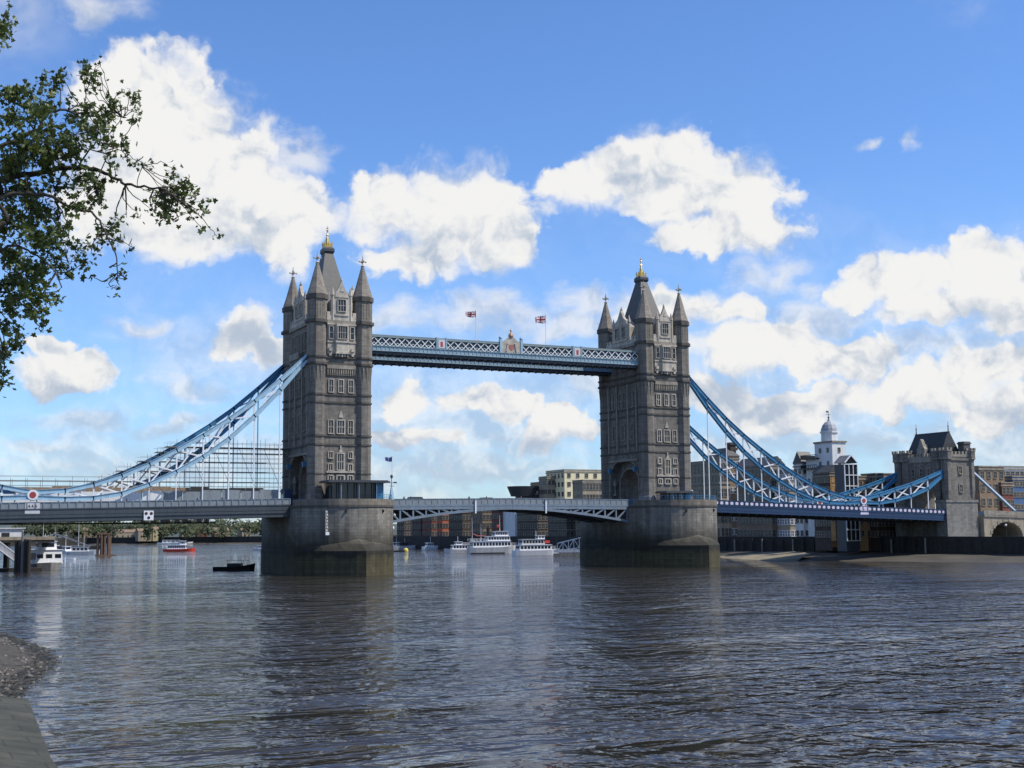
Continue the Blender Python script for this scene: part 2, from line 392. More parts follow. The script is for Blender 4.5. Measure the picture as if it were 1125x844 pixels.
# ------------------------------------------------------------------ tower
A, B = 5.12, 9.05
def make_tower(name, label, X, flip):
    t = thing(name, label, 'tower', (X, 0, 14.4), 0, None)
    Z = lambda z: z-14.4
    # wall with the road arch through it
    w = M()
    arch = [(4.6, Z(14.4)), (4.6, Z(19.2)), (4.2, Z(21)), (3.0, Z(22.4)), (1.5, Z(23.2)), (0, Z(23.5))]
    wide = [(6.7, Z(14.4)), (6.7, Z(20.6)), (6.1, Z(22.8)), (4.6, Z(24.4)), (2.4, Z(25.4)), (0, Z(25.7))]
    def gate_prof(a_):
        return [(10.0, 0), (10.0, Z(26.4)), (-10.0, Z(26.4)), (-10.0, 0)] + [(-y, z) for y, z in a_[:-1]] + [(0, a_[-1][1])] + [(y, z) for y, z in reversed(a_[:-1])]
    w.ext(gate_prof(arch), 'x', -4.3, 4.3)
    w.ext(gate_prof(wide), 'x', -6.05, -4.301); w.ext(gate_prof(wide), 'x', 4.301, 6.05)
    w.box(-6.05, 6.05, -10, 10, Z(26.4), Z(45.9))
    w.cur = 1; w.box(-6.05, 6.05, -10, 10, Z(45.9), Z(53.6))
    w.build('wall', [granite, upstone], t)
    # string courses
    def ring(m, z0, z1, p):
        m.box(-6.05-p, 6.05+p, -10-p, 10+p, Z(z0), Z(z1))
    sc_ = [(27.0, 27.4, .18), (28.9, 29.3, .2), (36.0, 36.4, .2), (37.7, 38.1, .2), (44.2, 44.7, .3), (45.7, 46.1, .25), (53.2, 53.9, .45), (20.9, 21.2, .12)]
    for z0, z1, p in sc_:
        m = M()
        if z0 < 24:
            for sy in (-1, 1):
                g = M(); g.box(-6.0, 6.0, min(sy*9.9, sy*(10+p)), max(sy*9.9, sy*(10+p)), Z(z0)+.003, Z(z1)-.003); g.build('string_course', coursedark, t)
            continue
        ring(m, z0, z1, p)
        m.build('string_course', coursedark if z0 < 50 else portdark, t)
    # corner turrets
    def tr(z): return 2.15 if z < 16.4 else 1.93 if z < 41.2 else 1.93+(z-41.2)/3*.19 if z < 44.2 else 2.12
    pf = [(2.15, 14.4, 0), (2.15, 16.4, 0), (1.93, 16.8, 0)]
    for z0, z1, p in sorted(sc_+[(58.3, 59.35, .3)]):
        if z0 > 42 and pf[-1][1] < 42: pf.append((1.93, 41.2, 0))
        pf += [(tr(z0), z0, 1), (tr(z0)+p, z0+.01, 1), (tr(z0)+p, z1-.01, 1), (tr(z1), z1, 0)]
    pf.append((2.1, 59.45, 0))
    tm = M(); tm.rings([(r_, Z(z)) for r_, z, _ in pf], 8)
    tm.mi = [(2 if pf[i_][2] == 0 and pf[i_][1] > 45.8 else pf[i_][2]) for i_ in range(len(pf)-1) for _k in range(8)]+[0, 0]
    tmesh = tm.mesh('turret', [granite, coursedark, upstone])
    sl_ = M()
    for k in range(8):           # narrow blind panels below the spire and tapering ribs at the corbel
        a = PI/8+PI/8+k*PI/4-PI/8+PI/8
        c, s_ = math.cos(a), math.sin(a)
        ap = 2.12*math.cos(PI/8)
        def q(t_, n_, z): return (c*(ap+n_)-s_*t_, s_*(ap+n_)+c*t_, z)
        for t_ in (-0.32, 0.32):
            vs = [q(t_-.07, 0, Z(54.6)), q(t_+.07, 0, Z(54.6)), q(t_+.07, .07, Z(54.6)), q(t_-.07, .07, Z(54.6)), q(t_-.07, 0, Z(57.6)), q(t_+.07, 0, Z(57.6)), q(t_+.07, .07, Z(57.6)), q(t_-.07, .07, Z(57.6))]
            sl_.add(vs, [(3,2,1,0),(4,5,6,7),(0,1,5,4),(1,2,6,5),(2,3,7,6),(3,0,4,7)])
        ap2 = 1.92*math.cos(PI/8)
        for t_ in (-0.4, 0.4):
            def q2(tt, n_, z): return (c*(ap2+n_)-s_*tt, s_*(ap2+n_)+c*tt, z)
            sl_.add([q2(t_-.15, .0, Z(43.8)), q2(t_+.15, .0, Z(43.8)), q2(t_+.15, .32, Z(43.8)), q2(t_-.15, .32, Z(43.8)), q2(t_, .01, Z(40.2))], [(0,1,2,3),(0,4,1),(1,4,2),(2,4,3),(3,4,0)])
    ribs = sl_.mesh('panel_ribs', portdark)
    sp = M(); sp.rings([(2.25, Z(59.4)), (1.55, Z(61.6)), (0.30, Z(66.3))], 8)
    spm = sp.mesh('spire', spirest)
    fi = M(); fi.rings([(0.32, Z(66.2)), (0.45, Z(66.45)), (0.16, Z(66.7)), (0.13, Z(67.3))], 8); fi.ball((0, 0, Z(67.4)), 0.3)
    fi.box(-.75, .75, -.1, .1, Z(67.28), Z(67.5)); fi.box(-.1, .1, -.75, .75, Z(67.283), Z(67.503))
    for dx, dy in ((.75, 0), (-.75, 0), (0, .75), (0, -.75)): fi.ball((dx, dy, Z(67.4)), 0.2, 6, 4)
    fi.rings([(0.16, Z(67.6)), (0.24, Z(67.9)), (0.12, Z(68.1)), (0.03, Z(68.9))], 6)
    fim = fi.mesh('finial', portland)
    for sx in (-1, 1):
        for sy in (-1, 1):
            c = put(tmesh, 'turret', t, (sx*A, sy*B, 0))
            put(ribs, 'panel_ribs', c); put(spm, 'spire', c); put(fim, 'finial', c)
    # parapets between turrets with merlons
    m = M()
    for sy in (-1, 1):
        y0, y1 = sorted((sy*9.75, sy*10.25))
        m.box(-3.3, 3.3, y0, y1, Z(53.9), Z(54.9))
        for k in (-2.9, 2.9): m.box(k-.38, k+.38, y0, y1, Z(54.9), Z(55.7))
    for sx in (-1, 1):
        x0, x1 = sorted((sx*5.8, sx*6.3))
        m.box(x0, x1, -7.2, 7.2, Z(53.9), Z(54.9))
        for k in range(-5, 6):
            if abs(k) > 2: m.box(x0, x1, k*1.3-.38, k*1.3+.38, Z(54.9), Z(55.7))
    m.build('parapet', portland, t)
    # roof
    r = M(); r.frus((4.6, 7.6), (2.9, 4.4), Z(53.7), Z(61.0)); r.frus((2.9, 4.4), (0.95, 1.3), Z(61.0), Z(70.4))
    ro = r.build('roof', slate, t)
    c = M(); c.frus((1.0, 1.35), (1.25, 1.6), Z(70.4), Z(70.9)); c.box(-1.2, 1.2, -1.5, 1.5, Z(70.9), Z(71.5)); c.frus((1.2, 1.5), (.9, 1.15), Z(71.5), Z(71.9))
    c.build('roof_cap', lead, ro)
    c = M()
    for sx in (-1, 0, 1):
        for sy in (-1, 0, 1):
            if sx == 0 and sy == 0: continue
            c.rings([(.12, Z(71.7)), (.12, Z(72.5)), (.2, Z(72.6)), (.02, Z(73.3))], 6, (sx*.8, sy*.95))
    for a, b in (((-.8, -.95), (.8, -.95)), ((-.8, .95), (.8, .95)), ((-.8, -.95), (-.8, .95)), ((.8, -.95), (.8, .95))):
        c.bar((*a, Z(72.3)), (*b, Z(72.3)), .12)
        c.bar((*a, Z(71.95)), (*b, Z(71.95)), .12)
    c.rings([(.6, Z(71.8)), (.5, Z(73.0)), (.32, Z(74.0)), (.16, Z(74.6)), (.30, Z(74.8)), (.16, Z(75.1)), (.1, Z(75.6)), (.28, Z(75.85)), (.1, Z(76.1)), (.03, Z(77.0))], 8)
    c.bar((-.35, 0, Z(76.35)), (.35, 0, Z(76.35)), .1); c.bar((0, -.35, Z(76.35)), (0, .35, Z(76.35)), .1)
    c.build('gilded_crown', gold, ro)
    # dormer gables
    def dormer(rz, dist, hw, top, wins):
        d = M()
        d.ext([(-hw, Z(53.9)), (hw, Z(53.9)), (hw, Z(58.6)), (hw*.72, Z(59.1)), (hw*.72, Z(60.0)), (hw*.4, Z(60.7)), (0, Z(top)), (-hw*.4, Z(60.7)), (-hw*.72, Z(60.0)), (-hw*.72, Z(59.1)), (-hw, Z(58.6))], 'y', -.35, 0.35)
        d.ext([(-hw+.3, Z(54)), (hw-.3, Z(54)), (hw-.3, Z(58.4)), (0, Z(61)), (-hw+.3, Z(58.4))], 'y', .35, 3.6 if hw < 3 else 2.6)
        for s_ in (-1, 1):
            d.rings([(.42, Z(53.9)), (.42, Z(59.2)), (.52, Z(59.4)), (.05, Z(61.2))], 6, (s_*hw, -.1))
        d.ext([(-.45, Z(60.2)), (.45, Z(60.2)), (0, Z(61.2))], 'y', -.45, -.35)
        d.rings([(.14, Z(top-.3)), (.3, Z(top+.1)), (.05, Z(top+.8))], 6)
        d.box(-hw+.45, hw-.45, -.5, -.35, Z(58.9), Z(59.2)); d.box(-hw+.45, hw-.45, -.55, -.35, Z(54.9), Z(55.25))
        c_, s_ = math.cos(rz), math.sin(rz)
        o = d.build('dormer', portland, t, (s_*dist, -c_*dist, 0), rz)
        for x in wins: 
            window(o, (x, -.37, Z(57.15)), 0, 1.7, 2.5, 3, 2, .16)
    for rz in (FR, BK): dormer(rz, 9.95, 2.0, 62.6, [0])
    for rz in (NO, SO): dormer(rz, 6.0, 3.7, 63.0, [-1.6, 1.6])
    # windows on the river faces
    for rz, sy in ((FR, -1), (BK, 1)):
        def Wd(x, z, w_, h_, nx=2, nz=2, fr=.2, y=10.0): window(t, (-sy*x, sy*y, Z(z)), rz, w_, h_, nx, nz, fr)
        # oriel with balcony
        o = M(); tfy = lambda p: (-sy*p[0], -sy*p[1], p[2])
        o.tf = tfy
        o.ext([(-1.75, -10.0), (1.75, -10.0), (1.3, -10.9), (-1.3, -10.9)], 'z', Z(46.9), Z(53.15))
        o.box(-3.1, 3.1, -10.28, -10.0, Z(46.6), Z(53.2))
        o.box(-3.2, 3.2, -10.45, -10.0, Z(49.05), Z(49.35)); o.ext([(-1.95, -10.0), (1.95, -10.0), (1.5, -11.1), (-1.5, -11.1)], 'z', Z(49.0), Z(49.4))
        o.ext([(-1.95, -10.0), (1.95, -10.0), (1.5, -11.15), (-1.5, -11.15)], 'z', Z(46.6), Z(46.95))
        for k in range(-2, 3): o.box(k*.62-.17, k*.62+.17, -10.95+.1*abs(k), -10, Z(46.0), Z(46.6))
        for k in (-2.5, 2.5): o.box(k-.35, k+.35, -10.6, -10, Z(47.2), Z(47.9)); o.box(k-.25, k+.25, -10.4, -10, Z(46.2), Z(46.6))
        o.box(-3.25, 3.25, -10.6, -10.0, Z(52.85), Z(53.18))
        oo = o.build('oriel', portland, t)
        Wd(0, 51.2, 2.0, 2.7, 4, 2, .14, 10.92)
        for x in (-2.35, 2.35): Wd(x, 51.2, .75, 2.6, 1, 2, .14, 10.3)
        # corbel table
        o = M(); o.tf = tfy
        for k in range(-6, 7): o.box(k*.5-.13, k*.5+.13, -10.42, -10.0, Z(42.3), Z(44.2))
        o.box(-3.2, 3.2, -10.5, -10.0, Z(43.4), Z(44.2))
        o.box(-3.2, 3.2, -10.25, -10.0, Z(42.0), Z(42.3))
        o.build('corbel_table', portdark, t)
        for x in (-2.2, 0, 2.2): Wd(x, 39.75, .9, 2.6, 2, 2)
        for x in (-2.2, 2.2): Wd(x, 31.0, .95, 2.7, 2, 2)
        Wd(0, 31.0, 1.5, 2.7, 3, 2)
        for x in (-2.2, 2.2): Wd(x, 25.0, .8, 1.2, 2, 1, .22); Wd(x, 22.4, .8, 1.3, 2, 1, .2)
        Wd(0, 23.6, 1.3, 3.4, 3, 2, .22)
        for x in (-2.2, 0, 2.2): Wd(x, 20.1, .9 if x else 1.4, 1.0, 2, 1, .22)
        o = M(); o.tf = tfy
        o.box(-3.15, 3.15, -10.3, -10.0, Z(21.25), Z(21.6))
        o.ext([(-.5, Z(33.0)), (.5, Z(33.0)), (.35, Z(33.7)), (0, Z(34.6)), (-.35, Z(33.7))], 'y', -10.15, -10.0)
        o.ext([(-.4, Z(25.6)), (.4, Z(25.6)), (0, Z(26.8))], 'y', -10.2, -10.0)
        o.box(-.14, .14, -10.25, -10.02, Z(26.5), Z(27.0))
        o.build('carving', portland, t)
    # road faces
    for rz, sx, land in ((NO, -1, not flip), (SO, 1, flip)):
        def Ws(y, z, w_, h_, nx=2, nz=2, fr=.2, x=6.05, arch=False): window(t, (sx*x, sx*y, Z(z)), rz, w_, h_, nx, nz, fr, fmat=portdark, arch=arch)
        for y in (-4.2, 0, 4.2): Ws(y, 32.3, 1.3, 3.6, 2, 2)
        for y in (-5.6, -4.2, 4.2, 5.6): Ws(y, 40.2, .8, 3.6, 1, 2)
        for y in (-1.1, 1.1): Ws(y, 40.2, 1.3, 3.8, 2, 2)
        if land:
            for y in (-5, -2.5, 0, 2.5, 5): Ws(y, 49.8, 1.3, 4.0, 2, 2)
            o = M()
            x0, x1 = sorted((sx*6.05, sx*7.5))
            o.box(x0, x1, -3.4, 3.4, Z(46.2), Z(46.5)); x2, x3 = sorted((sx*7.25, sx*7.5))
            o.box(x2, x3, -3.4, 3.4, Z(46.5), Z(47.6))
            for k in range(-3, 4): o.box(min(sx*6.05, sx*7.3), max(sx*6.05, sx*7.3), k*1.05-.2, k*1.05+.2, Z(45.2), Z(46.2))
            o.build('balcony', portdark, t)
        else:
            for y in (-2.4, 0, 2.4): Ws(y, 49.8, 1.3, 4.0, 2, 2)
        # buttress strips, hood above the arch
        o = M(); x0, x1 = sorted((sx*6.04, sx*6.45))
        for y in (-6.6, -2.6, 2.6, 6.6): o.box(x0, x1, y-.28, y+.28, Z(27.4), Z(44.2))
        o.box(x0, x1, -6.8, 6.8, Z(25.2), Z(25.7))
        for a_, xx, ww_ in ((arch, 4.4, .35), (wide, 6.12, .3)):
            seq = [(y+.2, z+.15) for y, z in a_[:-1]]+[(0, a_[-1][1]+.2)]
            seq += [(-y, z) for y, z in reversed(seq[:-1])]
            for i in range(len(seq)-1):
                o.bar((sx*xx, *seq[i]), (sx*xx, *seq[i+1]), ww_, ww_)
        o.build('arch_moulding', portdark, t)
        o = M()      # canopied statues niches and blue lamps
        for y in (-6.3, 6.3):
            o.rings([(.5, Z(17)), (.5, Z(17.4)), (.25, Z(17.6)), (.25, Z(19.2)), (.5, Z(19.5)), (.5, Z(20.2)), (.05, Z(21.2))], 8, (sx*5.2, y*.93))
        o.build('niche', portdark, t)
        for y in (-5.9, 5.9):
            l = M(); l.bar((sx*6.0, y, Z(23.7)), (sx*6.9, y, Z(23.7)), .15); l.frus((.3, .3), (.45, .45), Z(22.6), Z(23.62), (sx*6.7, y)); l.build('lamp', chainblue, t)
    # gates of blue railing under the arch
    g = M()
    for sx in (-5.2, 5.2):
        g.bar((sx, -4.5, Z(15.9)), (sx, 4.5, Z(15.9)), .12); g.bar((sx, -4.5, Z(14.8)), (sx, 4.5, Z(14.8)), .12)
        for k in range(24): g.bar((sx, -4.4+k*.382, Z(14.7)), (sx, -4.4+k*.382, Z(16.1)), .07)
    g.build('gate', chainblue, t)
    return t
make_tower('bridge_tower', 'left stone bridge tower with pale upper stage and dark canopy at its foot', 0, False)
make_tower('bridge_tower', 'right stone bridge tower, between the walkway end and the deep blue chains', 82.3, True)

# ------------------------------------------------------------------ piers
def pier(label, X):
    t = thing('bridge_pier', label, 'pier', (X, 0, 0))
    def upper(k, ry):
        p = []
        for i in range(17):
            a = PI+PI*i/16; p.append((k*10.65*math.cos(a), -11.5+ry*math.sin(a)))
        for i in range(17):
            a = PI*i/16; p.append((k*10.65*math.cos(a), 11.5+ry*math.sin(a)))
        return p
    half = [(10.75, 0), (10.25, 3.7), (8.9, 6.6), (6.9, 9.2), (4.5, 11.6), (2.2, 13.5), (0, 14.9)]
    def lowpt(i):       # pointed outline sampled like the rounded one
        q = i/16*2; sgn_ = -1 if q < 1 else 1; q = 1-abs(q-1)      # 0 at shoulder, 1 at tip
        k = q*6; n_ = min(5, int(k)); f_ = k-n_
        return sgn_*(half[n_][0]*(1-f_)+half[n_+1][0]*f_), half[n_][1]*(1-f_)+half[n_+1][1]*f_
    lo = [(lowpt(i)[0], -11.5-lowpt(i)[1]) for i in range(17)] + [(-lowpt(i)[0], 11.5+lowpt(i)[1]) for i in range(17)]
    m = M()
    m.prism(lo, -4, 5.0)
    m.build('cutwater', pierst, t)
    hi = upper(.995, 10.4); n = 34
    m = M()
    hz = [5.0+.15+.5*max(0, math.dist(lo[i], hi[i])) for i in range(n)]
    m.add([(*lo[i], 5.0) for i in range(n)]+[(*hi[i], hz[i]) for i in range(n)], [(i, (i+1) % n, n+(i+1) % n, n+i) for i in range(n)])
    m.build('cutwater_cap', pierst, t)
    m = M(); m.prism(upper(1, 10.5), 4.8, 14.0); m.build('shaft', pierst, t)
    m = M(); m.prism(upper(1.02, 10.7), 13.85, 14.25); m.build('string_course', coursedark, t)
    m = M()
    o_, i_ = upper(1.01, 10.6), upper(.96, 10.1)
    n = len(o_)
    pwm = mat('parapet_granite', (0.24, 0.21, 0.165), 0.8, 0.2, 0.8, 0.3, brick=(1.8, 0.62, 0.03, 0.6), streak=.3)
    for k in range(n):
        k2 = (k+1) % n
        ym = (o_[k][1]+o_[k2][1])/2       # leave the road free
        if abs(ym) < 1:
            m.build('parapet_wall', pwm, t); m = M(); continue
        m.add([(*o_[k], 14.25), (*o_[k2], 14.25), (*i_[k2], 14.25), (*i_[k], 14.25), (*o_[k], 15.5), (*o_[k2], 15.5), (*i_[k2], 15.5), (*i_[k], 15.5)], [(3,2,1,0),(4,5,6,7),(0,1,5,4),(2,3,7,6)])
    m = M(); m.prism(upper(.95, 10.0), 14.0, 14.38); m.build('paving', mat('pier_paving', (0.2, 0.19, 0.18), 0.9, 0.2, 1.5, 0.2, brick=(1, 1, .03, .7)), t)
    # blue railings on the parapet
    m = M()
    pts = [p for p in upper(.985, 10.35)]
    seg = pts[(10 if X == 0 else 1):16]
    for s in (seg, pts[18:33]):
        m = M()
        for k in range(len(s)-1):
            a, b = s[k], s[k+1]
            for z in (15.9, 16.45): m.bar((*a, z), (*b, z), .07)
            for q in range(3):
                x = a[0]+(b[0]-a[0])*q/3; y = a[1]+(b[1]-a[1])*q/3; m.bar((x, y, 15.5), (x, y, 16.5), .05)
        m.build('railing', chainblue, t)
    # lamps and drain holes on the face
    def onface(u_, z):
        a = PI+PI*u_; return (10.65*math.cos(a), -11.5+10.5*math.sin(a))
    for u_, z in ((.42, 13.0), (.68, 13.0)):
        x, y = onface(u_, z); mm = M(); mm.rings([(.35, -.12), (.35, .12)], 10, (0, 0))
        o = mm.build('drain_hole', black, t, (x, y, z)); o.rotation_euler = (PI/2, 0, math.atan2(x, 11.5+y)*-0.4)
    x, y = onface(1.0, 9); mm = M(); mm.ball((0, 0, 0), .42); mm.bar((0, 0, 0), (-.6, .3, .3), .12)
    mm.build('navigation_lamp', white, t, (11.1, -11.8, 9.5))
    return t
pier('north granite pier at the left, tide stained, under the stone tower with the canopy', 0)
pier('south granite pier at the right, tide stained, beside the royal blue side span', 82.3)

# gauge board on the left pier
t = thing('tide_gauge', 'narrow white tide gauge board down the face of the left pier', 'gauge', (0, 0, 0))
gx, gy = -6.1, -11.5-10.5*math.sqrt(1-(6.1/10.65)**2)-.05
m = M()
for k in range(7):
    z = 13-k*.62; m.box(gx-.28+.1*(k % 2), gx-.05+.1*(k % 2), gy-.12, gy+.05, z-.25, z)
m.box(gx-.4, gx+.35, gy-.2, gy+.0, 8.2, 8.8)
m.build('board', white, t)
m = M(); m.box(gx-.45, gx+.4, gy-.06, gy+.06, 8.0, 13.2); m.build('backing', portdark, t)

# canopies at tower feet
def canopy(label, X, x0, x1, z1, y0, y1):
    t = thing('tower_canopy', label, 'shelter', (X, 0, 14.4))
    m = M(); m.box(x0-.9, x1+.9, y0-1.2, y1, z1-.35, z1); m.box(x0-.6, x1+.6, y0-.9, y1, z1, z1+.16); m.build('canopy_roof', lead, t)
    m = M(); m.box(x0+.5, x1-.5, y0+.7, y1, 0, z1-.36); m.build('glazing', glass, t)
    m = M(); n = 6
    for k in range(n+1):
        x = x0+(x1-x0)*k/n; m.box(x-.1, x+.1, y0+.5, y0+.72, 0, z1-.36)
    m.box(x0, x1, y0+.45, y0+.69, 1.0, 1.15); m.build('mullions', darksteel, t)
    for k in range(3):
        x = x0+(x1-x0)*(k+.5)/3
        m = M(); m.rings([(.12, 0), (.12, z1-.35)], 8, (x, y0-.8)); m.build('column', steelgrey, t)
    m = M(); m.box(x1-1.6, x1-.2, y0+.3, y0+.48, .2, z1-.4); m.build('door', chainblue, t)
canopy('dark flat canopy shelter at the foot of the left tower', 0, -4.2, 7.4, 4.9, -16.5, -11.3)
canopy('low dark booth at the foot of the right tower', 82.3, -3.6, 3.6, 3.1, -15.0, -11.3)
# canopy dome-ish pieces: blue kiosk beside the left arch
t = thing('kiosk', 'blue kiosk in front of the left tower arch', 'kiosk', (-8.0, 2.6, 14.6))
m = M(); m.box(-.9, .9, -1.5, 1.5, 0, 3.2); m.build('body', royal, t)
m = M(); m.frus((1.0, 1.6), (.7, 1.2), 3.2, 3.7); m.build('roof', darksteel, t)
m = M(); m.box(-.94, -.9, -.8, .8, 1.2, 2.4); m.build('window', glass, t)

# ------------------------------------------------------------------ decks
def zr(s, g): return 14.55-g*max(0, s-10.65)        # road level at distance s from the tower centre
def side_span(label, X, sgn, g, pm, fm, quat):
    gd = 1.5 if quat else 2.3
    t = thing('side_span', label, 'bridge span', (X, 0, 0))
    s0, s1 = 10.7, 91.0
    def P(s, y, z): return (sgn*s, y, z)
    def slab(y0, y1, d0, d1, m):
        m.add([P(s0, y0, zr(s0, g)+d0), P(s1, y0, zr(s1, g)+d0), P(s1, y1, zr(s1, g)+d0), P(s0, y1, zr(s0, g)+d0), P(s0, y0, zr(s0, g)+d1), P(s1, y0, zr(s1, g)+d1), P(s1, y1, zr(s1, g)+d1), P(s0, y1, zr(s0, g)+d1)], [(3,2,1,0),(4,5,6,7),(0,1,5,4),(1,2,6,5),(2,3,7,6),(3,0,4,7)])
    m = M(); slab(-9.1, 9.1, -.7, -.15, m); m.build('deck', under, t)
    m = M(); slab(-5.2, 5.2, -.146, 0, m); m.build('roadway', asphalt, t)
    m = M(); slab(-9.1, -5.25, -.146, .13, m); slab(5.25, 9.1, -.146, .13, m); m.build('footway', mat('footway_paving', (.22, .215, .2), .9, .15, 1.5, .2, brick=(.9, .6, .02, .7)), t)
    for y0 in (-9.35, 9.1):
        m = M(); slab(y0, y0+.25, -1.15, -.2, m); slab(y0-.1, y0+.35, -.2, .05, m)
        slab(y0-.08, y0+.33, -gd-.25, -gd, m); slab(y0-.12, y0+.3, -1.75, -1.62, m); slab(y0+.05, y0+.2, -gd, -1.15, m)
        m.build('girder', fm, t)
        m = M(); slab(y0+.05, y0+.2, .05, 1.15, m)
        m.build('parapet', pm, t)
        m = M(); slab(y0-.05, y0+.3, 1.15, 1.3, m)
        n = 53
        for k in range(n+1):
            s = s0+(s1-s0)*k/n
            z = zr(s, g); xx = sorted((sgn*(s-.12), sgn*(s+.12)))
            m.box(xx[0], xx[1], y0-.06, y0+.31, z+.052, z+1.148)
        m.build('parapet_rail', fm if quat else steelgrey, t)
        if quat:
            for k in range(n):
                s = s0+(s1-s0)*(k+.5)/n
                z = zr(s, g)
                if ('q' not in WC):
                    q = M(); q.box(-.42, .42, -.05, .05, -.32, .32); q.ext([(-.5, 0), (0, -.42), (.5, 0), (0, .42)], 'y', -.045, .045)
                    WC['q'] = q.mesh('parapet_panel', pinkish)
                put(WC['q'], 'parapet_panel', t, (sgn*s, y0-.02 if y0 < 0 else y0+.28, z+.6))
    m = M()
    for k in range(31):
        s = s0+.3+(s1-s0-.6)*k/30; z = zr(s, g); xx = sorted((sgn*(s-.15), sgn*(s+.15)))
        m.box(xx[0], xx[1], -9.05, 9.05, z-2.1, z-.7)
    m.build('cross_girders', under, t)
    return t
side_span('grey side span running left from the left tower under repair', 0, -1, 0.0165, panelgrey, mat('span_steel', (.055, .068, .08), .5, .15, 1.5, streak=.2), False)
side_span('royal blue side span with pale panels, running right from the right tower', 82.3, 1, 0.033, royal, royal, True)

# bascules
def bascule(label, X, sgn):
    t = thing('bascule_span', label, 'bridge span', (X, 0, 0))
    s0, s1 = 10.72, 41.1
    zt = lambda s: 14.55+.25*((s-s0)/(s1-s0))
    zb = lambda s: 10.6+3.1*(1-(1-(s-s0)/(s1-s0))**1.7)
    n = 10
    ss = [s0+(s1-s0)*k/n for k in range(n+1)]
    def strip(m, ya, yb, fa, fb):
        for k in range(n):
            a, b = ss[k], ss[k+1]
            m.add([(sgn*a, ya, fa(a)), (sgn*b, ya, fa(b)), (sgn*b, yb, fa(b)), (sgn*a, yb, fa(a)), (sgn*a, ya, fb(a)), (sgn*b, ya, fb(b)), (sgn*b, yb, fb(b)), (sgn*a, yb, fb(a))], [(3,2,1,0),(4,5,6,7),(0,1,5,4),(2,3,7,6)] + ([(3,0,4,7)] if k == 0 else []) + ([(1,2,6,5)] if k == n-1 else []))
    m = M(); strip(m, -9.0, 9.0, lambda s: zt(s)-.5, lambda s: zt(s)-.05); m.build('deck', under, t)
    m = M(); strip(m, -5.2, 5.2, lambda s: zt(s)-.046, lambda s: zt(s)+.02); m.build('roadway', asphalt, t)
    for yc in (-8.9, -3.2, 3.2, 8.9):
        outer = abs(yc) > 8
        m = M()
        strip(m, yc-.3, yc+.3, lambda s: zb(s)-.25, lambda s: zb(s)+.3)
        strip(m, yc-.28, yc+.28, lambda s: zt(s)-1.15, lambda s: zt(s)-.51)
        for k in range(9):
            a, b = ss[k], ss[k+1]
            m.bar((sgn*(a+.2), yc, zb(a)), (sgn*(a+.2), yc, zt(a)-.8), .34, .34)
            m.bar((sgn*(a+.2), yc, zt(a)-.9), (sgn*b, yc, zb(b)), .34, .34)
        m.build('girder', steelgrey if outer else darksteel, t)
        if outer:
            sy = -1 if yc < 0 else 1
            m = M(); strip(m, yc+sy*.1-.08, yc+sy*.1+.08, lambda s: zt(s)-.05, lambda s: zt(s)+1.1); m.build('parapet', panelgrey, t)
            m = M(); strip(m, yc+sy*.1-.16, yc+sy*.1+.16, lambda s: zt(s)+1.1, lambda s: zt(s)+1.24)
            strip(m, yc+sy*.1-.22, yc+sy*.1+.22, lambda s: zt(s)-.5, lambda s: zt(s)-.03)
            for k in range(21):
                s = s0+.1+(s1-s0-.2)*k/20; m.box(sgn*s-.09, sgn*s+.09, yc+sy*.1-.15, yc+sy*.1+.15, zt(s), zt(s)+1.1)
            m.build('parapet_rail', steelgrey, t)
    m = M()
    for k in range(14):
        s = s0+.5+(s1-s0-1)*k/13; m.box(sgn*s-.12, sgn*s+.12, -8.6, 8.6, zt(s)-1.3, zt(s)-.5)
        if k % 2: m.bar((sgn*s, -8.6, zb(s)), (sgn*s, 8.6, zb(s)), .2)
    m.build('cross_girders', under, t)
bascule('left leaf of the drawbridge, hinged at the left tower', 0, 1)
bascule('right leaf of the drawbridge, hinged at the right tower', 82.3, -1)

